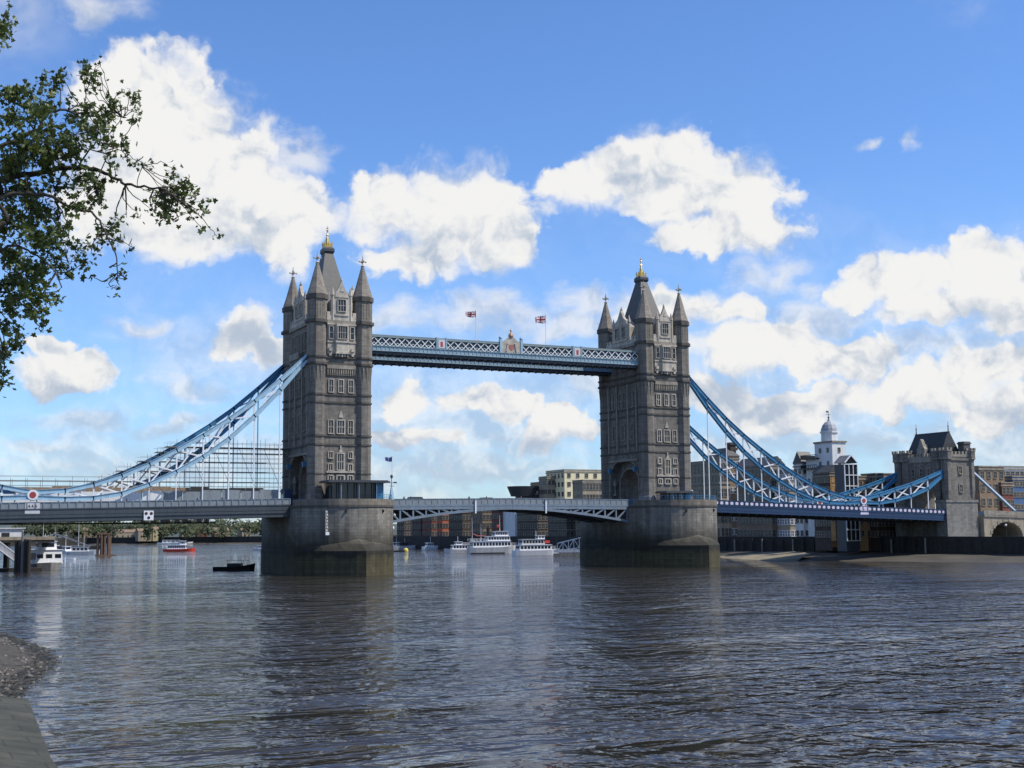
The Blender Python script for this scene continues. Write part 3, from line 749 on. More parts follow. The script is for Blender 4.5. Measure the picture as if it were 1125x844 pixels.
# ------------------------------------------------------------------ high walkways
def walkway(label, yc):
    t = thing('high_walkway', label, 'walkway', (41.15, yc, 48.2))
    x0 = 35.1; hw = 1.8
    m = M(); m.box(-x0, x0, -hw+.1, hw-.1, -.85, .25); m.build('floor', darksteel, t)
    m = M(); m.box(-x0, x0, -hw-.1, hw+.1, 3.15, 3.4)
    m.build('roof', mat('walkway_roof', (.16, .19, .19), .6, .15, 2), t)
    for s_ in (-1, 1):
        y = s_*hw
        m = M(); m.box(-x0, x0, y-.12, y+.12, .0, .85); m.box(-x0, x0, y-.3, y+.3, .85, .98); m.box(-x0, x0, y-.28, y+.28, -.22, -.02)
        for k in range(70): m.box(-x0+.5+k-.08, -x0+.5+k+.08, y+s_*.16-.05, y+s_*.16+.05, .1, .8)
        m.build('fascia', skyblue, t)
        m = M(); m.box(-x0, x0, y-.16, y+.16, 2.85, 3.15); m.build('top_rail', mat('grey_green_paint', (.20, .27, .28), .5, .12, 2), t)
        secs = [(-x0, -18.6), (-16.1, -2.9), (2.9, 16.1), (18.6, x0)] if (s_ < 0) == (yc < 0) else [(-x0, x0)]
        for a, b in secs:
            m = M()
            n = max(1, round((b-a)/1.9)); st = (b-a)/n
            for k in range(n):
                xa, xb = a+k*st, a+(k+1)*st
                m.bar((xa, y+s_*.03, 1.0), (xb, y+s_*.03, 2.85), .12, .16); m.bar((xa, y-s_*.03, 2.85), (xb, y-s_*.03, 1.0), .12, .16)
                m.bar(((xa+xb)/2, y, 1.0), (xb, y, 1.75), .07, .08); m.bar((xa, y, 1.75), ((xa+xb)/2, y, 1.0), .07, .08)
            m.build('lattice', white, t)
        m = M(); m.box(-x0, x0, y-s_*.5-.02, y-s_*.5+.02, 1.0, 2.85); m.build('glazing', mat('walkway_glass', (.05, .08, .09), .15, .2, 2), t)
        if (s_ < 0) != (yc < 0): continue          # emblems only on the outward faces
        for xc in (-17.35, 17.35):
            m = M(); m.box(xc-1.25, xc+1.25, y-.2, y+.2, .95, 3.45); m.box(xc-1.3, xc-.95, y-.3, y+.3, .95, 3.55); m.box(xc+.95, xc+1.3, y-.3, y+.3, .95, 3.55)
            p = m.build('bay', skyblue, t)
            m = M(); m.box(xc-.8, xc+.8, y-.26, y+.26, 1.2, 3.0); m.build('panel', offwhite, p)
            m = M(); m.box(xc-.28, xc+.28, y-.3, y+.3, 1.5, 2.6); m.build('shield', red, p)
        # centre crest
        m = M(); m.ext([(-2.4, .98), (2.4, .98), (2.4, 3.6), (1.6, 3.8), (.9, 4.4), (0, 5.0), (-.9, 4.4), (-1.6, 3.8), (-2.4, 3.6)], 'y', y-.22, y+.22)
        p = m.build('crest', portland, t)
        m = M()
        for xc in (-2.65, 2.65):
            m.box(xc-.28, xc+.28, y-.34, y+.34, .9, 4.0); m.ball((xc, y, 4.4), .42)
        m.build('crest_pillar', chainlight, p)
        m = M(); yy = y+s_*.27
        m.ext([(-.65, 2.9), (.65, 2.9), (.65, 2.1), (0, 1.4), (-.65, 2.1)], 'y', min(yy, yy-s_*.06), max(yy, yy-s_*.06)); m.build('arms', mat('arms_paint', (.35, .12, .10), .6, .5, 6), p)
        m = M()
        for xa in (-1.3, 1.3):
            m.bar((xa, yy, 1.3), (xa*.75, yy, 2.9), .22); m.ball((xa*.7, yy, 3.05), .22, 6, 4)
        for k in range(7): m.bar((-1.8+k*.6, yy, 1.1), (-1.6+k*.6, yy, 1.35), .14)
        m.build('supporters', mat('crest_carving', (.45, .40, .34), .7, .3, 5), p)
        m = M(); m.rings([(.5, 4.6), (.62, 5.0), (.4, 5.5), (.12, 5.7), (.12, 6.0), (.25, 6.2), (.03, 6.6)], 8, (0, y)); m.build('crown', mat('crown_paint', (.42, .2, .08), .5, .4, 5), p)
    m = M()
    for k in range(36): m.box(-x0+.5+k*2-.1, -x0+.5+k*2+.1, -hw, hw, -1.0, -.23)
    m.box(-x0, x0, -.1, .1, -1.04, -.95); m.build('cross_bracing', darksteel, t)
walkway('nearer high level walkway between the towers, carrying the flag poles', -7.1)
walkway('farther high level walkway between the towers, seen just below the nearer one', 7.1)

# ------------------------------------------------------------------ suspension chains
def interp(tab, s):
    for i in range(len(tab)-1):
        if s <= tab[i+1][0]:
            a, b = tab[i], tab[i+1]; t_ = (s-a[0])/(b[0]-a[0]); return a[1]+(b[1]-a[1])*t_
    return tab[-1][1]
TOP = [(6.9, 46.2), (12.9, 40.6), (18.3, 35.9), (23.5, 32.0), (28.8, 28.5), (34.1, 25.3), (39.4, 22.4), (44.7, 20.0), (50, 18.2), (55.3, 17.0), (61.2, 16.6)]
BOT = [(6.9, 45.8), (12.9, 38.5), (18.3, 32.8), (23.5, 28.0), (28.8, 24.1), (34.1, 21.0), (39.4, 18.4), (44.7, 16.5), (50, 15.6), (55.3, 15.4), (61.2, 15.6)]
TOP2 = [(61.2, 16.6), (66.7, 17.6), (72.2, 19.0), (77.9, 20.4), (84.0, 22.2), (91.3, 24.8)]
BOT2 = [(61.2, 15.6), (66.7, 15.5), (72.2, 16.2), (77.9, 17.4), (84.0, 19.4), (91.3, 24.2)]
def chain(label, X, sgn, yc, g, dz, bm1):
    t = thing('suspension_chain', label, 'chain', (X, yc, 0))
    def P(s, z): return (sgn*s, 0, z+dz*(min(s, 61)-7)/54)
    for T, Bt in ((TOP, BOT), (TOP2, BOT2)):
        for tab, nm in ((T, 'top_chord'), (Bt, 'bottom_chord')):
            m = M(); n = len(tab)
            for k in range(n-1):
                p, q = Vector(P(*tab[k])), Vector(P(*tab[k+1]))
                e = (q-p).normalized()*.12
                if k: p = p-e
                if k < n-2: q = q+e
                hh = .72
                m.bar(p, q, .55, hh+(.002*k % .02)); 
                m.bar(p, q, .85-.003*k, .1, None) if False else None
                d = (q-p).normalized(); nrm = Vector((-d.z, 0, d.x))
                if nrm.z < 0: nrm = -nrm
                for s_ in (-1, 1):
                    m.bar(p+nrm*s_*(hh/2+.035), q+nrm*s_*(hh/2+.035), .85, .07)
            m.build(nm, bm1, t)
    for T, Bt in ((TOP, BOT), (TOP2, BOT2)):
        n = len(T)
        for k in range(1, n-1):
            a, b = Vector(P(*T[k])), Vector(P(*Bt[k]))
            m = M(); m.bar(a, b, .28, .34); m.build('post', white, t)
        for k in range(1 if T is TOP else 0, n-1):
            if k == n-2 and T is TOP2: continue
            a, b, c, d = Vector(P(*T[k])), Vector(P(*Bt[k])), Vector(P(*T[k+1])), Vector(P(*Bt[k+1]))
            m = M(); o_ = Vector((0, .09, 0)); m.bar(a+o_, d+o_, .16, .3); m.bar(b-o_, c-o_, .16, .3); m.build('cross_brace', white, t)
        for k in range(1, n-1):
            s, zb_ = Bt[k]
            if s < 10.8 : continue
            pz = Vector(P(s, zb_)); zt_ = zr(s, g)-1.0
            if pz.z-.4 > zt_+.9:
                m = M(); m.bar((pz.x, 0, zt_), (pz.x, 0, pz.z-.2), .2, .2, (0, 1, 0)); m.bar((pz.x, 0, pz.z-.9), (pz.x, 0, pz.z-.1), .36, .36, (0, 1, 0)); m.build('hanger', white, t)
    m = M(); m.tf = lambda p: (p[0], p[2], p[1])
    c = P(61.2, 16.1)
    m.rings([(1.0, -.5), (1.0, .5)], 20, (c[0], c[2])); m.build('pin_disc', white if yc < 0 or True else bm1, t)
    m = M(); m.tf = lambda p: (p[0], p[2], p[1]); m.rings([(.6, -.56), (.6, .56)], 16, (c[0], c[2])); m.build('pin_boss', mat('emblem_red', (.32, .05, .04), .5, .2, 4), t)
    # panel below the pin
    zz = zr(61.2, g)
    m = M(); m.box(c[0]-1.35, c[0]+1.35, -.62, -.45, zz-.9, zz+1.35); m.box(c[0]-.4, c[0]+.4, -.4, .4, zz+.0, c[2]-.8); m.build('crest_panel', offwhite if sgn < 0 else pinkish, t)
    if sgn < 0:
        m = M()
        for k in (-1, 0, 1): m.bar((c[0]+k*.6-.2, -.65, zz+.3), (c[0]+k*.6+.1, -.65, zz+.8), .16, .06); m.bar((c[0]+k*.6+.2, -.65, zz+.35), (c[0]+k*.6-.05, -.65, zz+.75), .12, .06)
        m.build('crest_mark', black, t)
    return t
chain('nearer chain of the left side span, pale sunlit blue with white cross braces', 0, -1, -8.75, .0165, .3, chainlight)
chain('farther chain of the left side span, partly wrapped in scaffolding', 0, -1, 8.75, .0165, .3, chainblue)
chain('nearer chain of the right side span, deep blue with white cross braces', 82.3, 1, -8.75, .033, -.5, chainblue)
chain('farther chain of the right side span, emerging lower from behind the right tower', 82.3, 1, 8.75, .033, -.5, chainblue)

# ------------------------------------------------------------------ scaffolding on the far left chain
t = thing('scaffolding', 'scaffolding of poles and board lifts wrapped round the far left chain', 'scaffolding', (0, 8.7, 0))
def sc_top(x):
    s = -x
    if s < 31: return 27.6
    return max(19.8, min(27.6, interp(TOP, s)+1.0))
levels = [17.8, 19.7, 21.9, 24.0, 26.0, 27.2]
for row in (-1.9, 1.9):
    k = 0
    x = -7.6
    while x > -90:
        top = sc_top(x)
        if x > -24 or -x > 0:
            ex = rnd.uniform(.6, 2.3) if -x < 31 else rnd.uniform(.2, .9)
            m = M(); m.tube([(0, 0, 0), (0, 0, top+ex-14.2)], .04, 5); m.build('pole', galv, t, (x, row, 14.2))
        x -= 2.05 if -x < 40 else 2.9; k += 1
for z in levels:
    # extent at this level
    xs = [x*-.5 for x in range(14, 180) if sc_top(x*-.5) >= z-.3]
    xa, xb = min(xs), max(xs)
    if z < 18: xa = -66
    for row in (-1.95, 1.95):
        m = M(); m.tube([(xa, row, z), (xb, row, z)], .045, 5); m.tube([(xa, row, z+1.0), (xb, row, z+1.0)], .032, 5); m.build('ledger', galv, t)
    m = M(); m.box(max(xa, -70 if z > 18.5 else -58), xb-(0 if z in (27.2, 26.0, 17.8) else 3.6), -1.7, 1.7, z+.06, z+.11)
    if z < 18:
        for k in range(13):
            x = -12-k*4.0; m.box(x-3.96, x, -2.05-.01*(k % 2), -1.98, z-.4+rnd.random()*.15, z+1.05-rnd.random()*.5)
    m.build('board_lift', boards if z < 18 else darksteel, t)
for k in range(14):
    m = M(); x = -8-k*5.5; z0 = 18; z1 = min(sc_top(x-3), 27)
    if z1 > 20.5: m.tube([(x, -2.05, z0), (x-4, -2.05, z1)], .045, 5); m.build('diagonal_brace', galv, t)

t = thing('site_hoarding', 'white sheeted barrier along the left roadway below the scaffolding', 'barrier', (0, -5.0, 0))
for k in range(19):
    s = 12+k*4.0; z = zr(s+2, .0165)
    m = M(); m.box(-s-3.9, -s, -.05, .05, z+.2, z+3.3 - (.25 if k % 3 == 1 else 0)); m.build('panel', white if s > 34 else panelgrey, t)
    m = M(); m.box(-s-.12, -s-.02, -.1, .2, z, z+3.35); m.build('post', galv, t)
t = thing('suspended_platform', 'slender maintenance platform hung below the left side span', 'platform', (0, 9.3, 0))
m = M(); m.box(-84, -22, -.5, .5, 10.85, 11.15); m.build('platform', darksteel, t)
m = M()
for k in range(16): m.bar((-23-k*4, 0, 11.1), (-23-k*4, 0, 12.4), .08)
m.build('rods', galv, t)
m = M()
for k in range(9):
    s = 23+k*1.6+rnd.random(); m.box(-s-1.0, -s, -.45, .45, 11.15, 11.6+rnd.random()*.35)
m.build('covers', offwhite, t)
# round sign boards on the spans
t = thing('navigation_sign', 'white square board with three dark discs on the left side span', 'sign', (-39.5, -9.55, 12.4))
m = M(); m.box(-.95, .95, -.06, .06, -.95, .95); m.build('board', white, t)
for x, z in ((-.5, .4), (.5, .4), (0, -.45)):
    m = M(); m.tf = lambda p: (p[0], p[2], p[1]); m.rings([(.3, -.1), (.3, 0)], 12, (x, z)); m.build('disc', mat('dark_red', (.06, .01, .01), .5, .1, 3), t)
for x, l in ((31.8, 'white marker post left of the drawbridge joint'), (49.5, 'white marker post right of the drawbridge joint')):
    t = thing('marker_post', l, 'marker', (x, -9.35, 12.6)); m = M(); m.box(-.16, .16, -.1, .1, 0, 2.9); m.build('post', white, t); m = M(); m.box(-.22, .22, -.14, .14, 2.9, 3.2); m.build('cap', steelgrey, t)

# ------------------------------------------------------------------ flags
fb = mat('flag_blue', (.02, .03, .16), .8, .1, 3); fr_ = mat('flag_red', (.24, .03, .04), .8, .1, 3); fwh = mat('flag_white', (.7, .7, .7), .8, .05, 3)
def flag(name, label, loc, h, L, H, droop, kind, seed):
    t = thing(name, label, 'flag', loc)
    m = M(); m.tube([(0, 0, 0), (0, 0, h)], [.07, .05], 6); m.ball((0, 0, h+.06), .12, 6, 4); m.build('pole', white, t)
    g = M(); nx, nz = 28, 16
    def pt(i, j):
        a = i/nx; b = j/nz
        return (-a*L*(.93), .18*math.sin(a*9+seed)*a*1.5+.1*math.sin(b*3+a*5), h-.15-H*(1-b)*(1-.25*a) - droop*a*L + .06*math.sin(a*7+seed))
    vs = [pt(i, j) for j in range(nz+1) for i in range(nx+1)]
    g.add(vs, [(j*(nx+1)+i, j*(nx+1)+i+1, (j+1)*(nx+1)+i+1, (j+1)*(nx+1)+i) for j in range(nz) for i in range(nx)])
    mi = []
    for j in range(nz):
        for i in range(nx):
            x = (i+.5)/nx*2-1; y = (j+.5)/nz*2-1
            if kind == 'union':
                c = 0
                dg = min(abs(x-y), abs(x+y))
                if dg < .28: c = 2
                if dg < .1: c = 1
                if abs(x) < .2 or abs(y) < .32: c = 2
                if abs(x) < .11 or abs(y) < .19: c = 1
            else: c = 0 if abs(x) > .15 else 2
            mi.append(c)
    g.mi = mi
    me = g.mesh('flag_cloth', [fb, fr_, fwh]); 
    for p, i in zip(me.polygons, mi): p.material_index = i
    o = put(me, 'flag_cloth', t)
    so_ = o.modifiers.new('thickness', 'SOLIDIFY'); so_.thickness = .01
flag('flag', 'small dark blue and red flag on the left pole of the walkway', (33.2, -7.1, 51.5), 7.3, 2.9, 1.5, -.12+.2, 'union', 1)
flag('flag', 'red and white crossed flag on the right pole of the walkway', (51.2, -7.1, 51.5), 7.6, 3.0, 1.9, .22, 'union', 3)
flag('flag', 'dark flag on a thin pole at the right end of the left pier', (9.6, -15.5, 15.4), 9.2, 1.8, 1.0, .05, 'plain', 2)
t = thing('signal_mast', 'pale blue mast with arms and lamps at the end of the left pier', 'mast', (9.3, -16.0, 15.4))
m = M(); m.frus((.45, .45), (.16, .16), 0, 2.6); m.rings([(.14, 2.6), (.1, 5.2)], 8); m.build('mast', chainlight, t)
m = M(); m.bar((-.7, 0, 3.6), (1.2, 0, 3.6), .12); m.box(.5, 1.1, -.15, .15, 3.5, 3.8); m.bar((-.5, 0, 2.9), (.6, 0, 2.9), .1); m.build('arm', darksteel, t)
m = M(); m.rings([(.25, 4.6), (.3, 5.0), (.18, 5.3)], 8); m.build('lamp', darksteel, t)

# ------------------------------------------------------------------ abutment towers
def abutment(label, X, sgn, full=True):
    t = thing('abutment_tower', label, 'tower', (X, 0, 0))
    wmat = granite
    hx = 6.0
    base = mat('abutment_base', (.26, .25, .22), .8, .2, .8, .3, brick=(1.4, .6, .03, .62), streak=.3)
    m = M()
    arch = [(4.8, 11.0), (4.8, 16.5), (4.2, 18.3), (2.6, 19.8), (0, 20.6)]
    prof = [(7.6, 3.0), (7.6, 27.2), (-7.6, 27.2), (-7.6, 3.0)]
    # body made of two sides and a bridge over the road
    m.box(-4.6, 4.6, -5.99, -4.8, 3, 27.2); m.box(-4.6, 4.6, 4.8, 5.99, 3, 27.2)
    m.ext([(4.8, 16.5), (4.8, 27.2), (-4.8, 27.2), (-4.8, 16.5), (-4.2, 18.3), (-2.6, 19.8), (0, 20.6), (2.6, 19.8), (4.2, 18.3)], 'x', -4.6, 4.6)
    m.box(-4.6, 4.6, -4.8, 4.8, 3, 11.4)
    m.build('wall', wmat, t)
    for sy in (-1, 1):
        m = M(); y0, y1 = sorted((sy*6.0, sy*9.9)); m.box(-5.7, 5.7, y0, y1, -3, 15.2)
        y0, y1 = sorted((sy*5.9, sy*10.1)); m.box(-5.9, 5.9, y0, y1, 15.2, 15.9)
        m.build('base', base, t)
    for sy in (-1, 1):
        m = M(); y0, y1 = sorted((sy*5.6, sy*9.7)); m.box(-4.3, 4.3, y0, y1, 15.9, 27.6)
        m.box(-4.6, 4.6, min(y0, y1)-.3, max(y0, y1)+.3, 26.6, 27.1); m.build('stage', wmat, t)
        for cx, cy in ((-4.4, sy*8.9), (4.4, sy*8.9), (-4.4, sy*6.0), (4.4, sy*6.0)):
            m = M(); m.rings([(1.0, 16.0), (1.35, 18.5), (1.35, 26.4), (1.75, 27.4), (1.75, 29.4)], 8, (cx, cy)); c = m.build('turret', wmat, t)
            m = M()
            for k in range(8):
                a = k*PI/4+PI/8
                if k % 2 == 0 or True: m.box(cx+1.55*math.cos(a)-.28, cx+1.55*math.cos(a)+.28, cy+1.55*math.sin(a)-.28, cy+1.55*math.sin(a)+.28, 29.4, 30.05)
            m.rings([(1.9, 29.1), (1.9, 29.4)], 8, (cx, cy)); m.rings([(1.85, 27.0), (1.85, 27.3)], 8, (cx, cy)); m.build('battlement', portdark, c)
        m = M(); y0, y1 = sorted((sy*5.5, sy*9.8))
        m.box(-4.4, 4.4, y0, y1, 27.6, 28.3)
        for k in range(5): 
            for yy in (y0, y1-.4): m.box(-2.6+k*1.3-.35, -2.6+k*1.3+.35, yy, yy+.4, 28.3, 29.1)
        m.build('parapet', portdark, t)
        for x, z in ((0, 24), (0, 19)): window(t, (x, sy*9.7, z), FR if sy < 0 else BK, 1.0, 1.9, 2, 2, .22, portdark)
    for rz, sx in ((NO, -1), (SO, 1)):
        for y in (-3, 0, 3): window(t, (sx*4.6, sx*y, 23.6), rz, .8, 2.0, 1, 2, .2, portdark)
    # main parapet
    m = M()
    for sx in (-1, 1):
        x0, x1 = sorted((sx*4.3, sx*4.9)); m.box(x0, x1, -5.2, 5.2, 26.4, 28.0)
        for k in range(-4, 5): m.box(x0, x1, k*1.2-.32, k*1.2+.32, 28.0, 28.9)
    m.build('main_parapet', portland if False else portdark, t)
    # steep roof, ridge across the road
    m = M(); m.add([(-4.3, -6.8, 27.2), (4.3, -6.8, 27.2), (4.3, 6.8, 27.2), (-4.3, 6.8, 27.2), (-.4, -6.2, 34.6), (.4, -6.2, 34.6), (.4, 6.2, 34.6), (-.4, 6.2, 34.6)], [(3,2,1,0),(4,5,6,7),(0,1,5,4),(1,2,6,5),(2,3,7,6),(3,0,4,7)])
    rf = m.build('roof', mat('dark_slate', (.035, .04, .04), .6, .2, 1.2, brick=(.5, .3, .02, .7)), t)
    m = M(); m.box(-.45, .45, -6.3, 6.3, 34.6, 34.85); m.build('ridge', lead, rf)
    for y in (-6.1, 6.1):
        m = M(); m.tube([(0, y, 34.7), (0, y, 36.3), (0, y, 37.8)], [.18, .1, .03], 6); m.ball((0, y, 36.3), .22, 6, 4); m.build('finial', iron, rf)
    for sx in (-1, 1):
        m = M(); m.tf = (lambda s_: (lambda p: (s_*p[0], p[1], p[2])))(sx)
        m.ext([(-1.5, 27.4), (1.5, 27.4), (1.5, 30.2), (.9, 30.9), (.5, 32.2), (0, 33.0), (-.5, 32.2), (-.9, 30.9), (-1.5, 30.2)], 'x', 3.4, 4.5)
        m.ext([(-1.2, 27.4), (1.2, 27.4), (1.2, 30.0), (0, 31.6), (-1.2, 30.0)], 'x', 1.2, 3.4)
        d = m.build('dormer', portdark, rf)
    # chimney-like dark stack
    m = M(); m.box(2.2, 4.6, -9.4, -7.2, 28.3, 31.9); m.box(2.0, 4.8, -9.6, -7.0, 31.2, 31.6)
    if sgn > 0: m.build('stair_turret', mat('stack', (.10, .095, .09), .8, .2, 1), t)
    # land tie running down to the approach
    for yc in (-8.75, 8.75):
        m = M(); a = Vector((sgn*4.5, yc, 24.4)); b = Vector((sgn*21.5, yc, 12.4)); m.bar(a, b, .6, .8); m.build('land_tie', chainblue, t)
        m = M(); m.bar(a+Vector((0, -.36, 0)), b+Vector((0, -.36, 0)), .06, .35); m.build('land_tie_plate', white, t)
        m = M(); m.box(min(sgn*20.5, sgn*30), max(sgn*20.5, sgn*30), yc-.6, yc+.6, 11.3, 12.9); m.build('anchorage', royal, t)
    return t
abutment('south abutment tower at the right with steep dark roof and battlemented turrets', 177.4, 1)
abutment('north abutment tower beyond the left edge of the picture', -95.7, -1)

# ------------------------------------------------------------------ water and land
wm = bpy.data.materials.new('river_water'); wm.use_nodes = True
t_ = wm.node_tree; b_ = t_.nodes['Principled BSDF']
b_.inputs['Base Color'].default_value = (0.034, 0.030, 0.024, 1); b_.inputs['Roughness'].default_value = 0.03; b_.inputs['IOR'].default_value = 1.33
g_ = t_.nodes.new('ShaderNodeNewGeometry')
def wnoise(sx, sy, scale, det, rough=.6, dist=0.0):
    mp = t_.nodes.new('ShaderNodeVectorMath'); mp.operation = 'MULTIPLY'; mp.inputs[1].default_value = (sx, sy, 1)
    t_.links.new(g_.outputs['Position'], mp.inputs[0])
    n = t_.nodes.new('ShaderNodeTexNoise'); t_.links.new(mp.outputs[0], n.inputs['Vector'])
    n.inputs['Scale'].default_value = scale; n.inputs['Detail'].default_value = det; n.inputs['Roughness'].default_value = rough; n.inputs['Distortion'].default_value = dist
    return n.outputs[0]
def wmath(op, a, b, c=0.0):
    n = t_.nodes.new('ShaderNodeMath'); n.operation = op
    for i, x in enumerate((a, b, c)):
        if isinstance(x, (int, float)): n.inputs[i].default_value = x
        else: t_.links.new(x, n.inputs[i])
    return n.outputs[0]
patch = wnoise(.6, 1.4, .018, 5, .6, 1.5)
pr_ = t_.nodes.new('ShaderNodeMapRange'); t_.links.new(patch, pr_.inputs[0]); pr_.inputs[1].default_value = .38; pr_.inputs[2].default_value = .62; pr_.inputs[3].default_value = .4; pr_.inputs[4].default_value = 1.3
h1 = wnoise(1, 1.1, .17, 3, .5, .9); h2 = wnoise(1.05, 1.2, .6, 2.6, .5, .8); h3 = wnoise(1, 1.3, 3.2, 4, .6)
hs = wmath('ADD', wmath('MULTIPLY', h1, .9), wmath('ADD', wmath('MULTIPLY', h2, .35), wmath('MULTIPLY', h3, .014)))
hs = wmath('MULTIPLY', hs, pr_.outputs[0])
bp = t_.nodes.new('ShaderNodeBump'); bp.inputs['Strength'].default_value = 1.0; bp.inputs['Distance'].default_value = 1.0
t_.links.new(hs, bp.inputs['Height']); t_.links.new(bp.outputs[0], b_.inputs['Normal'])
m = M(); m.add([(-4000, -600, 0), (6000, -600, 0), (6000, 9000, 0), (-4000, 9000, 0)], [(0,1,2,3)])
tag(m.build('river_water', wm), None, None, kind='structure')

wallm = mat('river_wall_brick', (.045, .04, .034), .85, .3, .6, .3, brick=(1.2, .45, .03, .6), streak=.4)
ground = mat('ground_paving', (.17, .16, .15), .9, .2, .5, .2, brick=(2, 2, .03, .8))
mud = mat('foreshore_mud', (.035, .03, .021), .8, .3, .10, .6, c2=(.10, .085, .06))
sunlit_sand = mat('sunlit_sand', (.12, .10, .065), .85, .2, .15, .5, c2=(.32, .27, .175))  # sand, coloured paler to paint in the sunlit spot on the foreshore
shingle = mat('shingle', (.022, .019, .013), .8, .3, 1.1, 1.0, c2=(.10, .085, .06))
slabm = mat('slipway_stone', (.032, .034, .018), .75, .3, .45, 1.0, c2=(.095, .088, .062), brick=(2.2, 1.7, .05, .55, 'flat'))
south = [(172, -700), (171, -14), (168, 20), (160, 60), (154, 110), (152, 430), (330, 640), (3000, 900), (3000, -700)]
m = M(); m.prism(south, -5, 5.0); tag(m.build('south_bank_ground', ground), None, None, kind='structure')
m = M()
for k in range(7):
    a, b = Vector((*south[k], 0)), Vector((*south[k+1], 0)); d = (b-a).normalized(); nr = Vector((-d.y, d.x, 0))
    q = nr*.35
    m.add([(a.x-d.x*.0, a.y, -4), (b.x, b.y, -4), (b.x+q.x, b.y+q.y, -4), (a.x+q.x, a.y+q.y, -4), (a.x, a.y, 6.0), (b.x, b.y, 6.0), (b.x+q.x, b.y+q.y, 6.0), (a.x+q.x, a.y+q.y, 6.0)], [(3,2,1,0),(4,5,6,7),(0,1,5,4),(1,2,6,5),(2,3,7,6),(3,0,4,7)])
tag(m.build('river_wall', wallm), 'dark brick river wall along the right bank below the blue span', 'wall')
# timber fender piles against the wall
t = thing('fender_piles', 'dark timber fender piles against the river wall under the right span', 'piles', (0, 0, 0))
for k in range(26):
    a, b = Vector((171, -14)), Vector((160, 60)); p = Vector((168, 20)); 
    f_ = k/25.0; y = -4+f_*100
    x = (171-(y+14)/34*3) if y < 20 else (168-(y-20)/40*8 if y < 60 else 160-(y-60)/50*6)
    m = M(); m.rings([(.28, -2), (.26, 5.2+rnd.random()*.8)], 7); m.build('pile', darktimber if k % 3 else portdark, t, (x-1.0, y, 0))
def sheet(name, outer, inner, z0, z1, mtl, rough=.15, n=24, seed=0, taper=False):
    """a sloping foreshore between a wall line and the water's edge"""
    def along(poly, f_):
        L = [0]
        for i in range(len(poly)-1): L.append(L[-1]+math.dist(poly[i], poly[i+1]))
        s = f_*L[-1]
        for i in range(len(poly)-1):
            if s <= L[i+1]+1e-6:
                q = (s-L[i])/(L[i+1]-L[i]); return (poly[i][0]+(poly[i+1][0]-poly[i][0])*q, poly[i][1]+(poly[i+1][1]-poly[i][1])*q)
        return poly[-1]
    m = M(); R_ = 14; vs = []
    for i in range(n+1):
        a = along(inner, i/n); b = along(outer, i/n)
        for j in range(R_+1):
            f_ = j/R_; x = a[0]+(b[0]-a[0])*f_; y = a[1]+(b[1]-a[1])*f_
            zz = z0+(z1-z0)*(math.sin(PI*i/n)**.7 if taper else 1)
            z = zz+(z0-zz)*f_ + rough*(noise.noise(Vector((x*.35+seed, y*.35, 0)))+.6*noise.noise(Vector((x*1.1, y*1.1+seed, 3))))
            vs.append((x, y, z))
    m.add(vs, [(i*(R_+1)+j, i*(R_+1)+j+1, (i+1)*(R_+1)+j+1, (i+1)*(R_+1)+j) for i in range(n) for j in range(R_)])
    return tag(m.build(name, mtl, smooth=True), None, None, kind='structure')
sheet('foreshore', [(163, -160), (160, -60), (140, -30), (128, -10), (132, 22), (139, 50), (150, 92)], [(172, -160), (171.5, -60), (171, -14), (168, 20), (164, 40), (160, 60), (154, 110)], -.5, 1.5, mud, .22, 60)

sheet('sunlit_sand_bar', [(127, 2), (126, 14), (127.5, 26), (133, 42), (142, 58)], [(129, 1), (146, 16), (155, 36), (153, 50), (144, 60)], -.3, 1.75, sunlit_sand, .2, 40, 5, True)  # raised sand whose pale colour stands in for a patch of sun
# near north bank: wharf, wall, shingle and slipway
wharf = [(-400, -500), (-87.0, -500), (-87.0, -60), (-92, 20), (-100, 120), (-130, 320), (-400, 320)]
m = M(); m.prism(wharf, -3, 7.45); tag(m.build('wharf_ground', ground), None, None, kind='structure')
m = M()
m.box(-87.0, -86.7, -400, -60, -3, 7.6)
tag(m.build('wharf_wall', wallm), 'dark wharf wall at the near left bank above the slipway', 'wall')
o = sheet('shingle_beach', [(-80.5, -197), (-79.6, -193), (-77.6, -184), (-74.6, -172), (-74.2, -163), (-75.2, -150), (-76.6, -138), (-80, -110), (-86.7, -70)], [(-86.7, -197), (-86.7, -190), (-86.7, -184), (-86.7, -172), (-86.7, -163), (-86.7, -150), (-86.7, -138), (-86.7, -110), (-86.7, -75)], -.22, 1.5, shingle, .16, 120, 3)
m = M(); m.add([(-86.7, -290, 1.6), (-81.2, -290, .45), (-81.0, -216, .45), (-79.9, -196.5, .40), (-86.7, -196.5, 1.6), (-86.7, -290, -2), (-81.2, -290, -2), (-81.0, -216, -2), (-79.9, -196.5, -2), (-86.7, -196.5, -2)], [(0,1,2,3,4),(5,6,1,0),(6,7,2,1),(7,8,3,2),(8,9,4,3)])
tag(m.build('slipway', slabm), None, None, kind='structure')
m = M(); vs = []
for k in range(620):
    y = rnd.uniform(-196, -140); ed = interp([(-196, -80.2), (-184, -77.6), (-172, -74.8), (-163, -74.4), (-150, -75.4), (-138, -76.8)], y)
    x = ed + (rnd.uniform(-3.2, .9) if rnd.random() < .6 else rnd.uniform(-7.5, 0)); r = .04+.2*rnd.random()**2.5
    f_ = (x+86.7)/(ed+86.7); z = 1.5-1.72*min(f_, 1)
    m.rings([(r*.7, z-.1), (r, z+r*.2), (r*.6, z+r*.75)], 5, (x, y), rnd.random()*3)
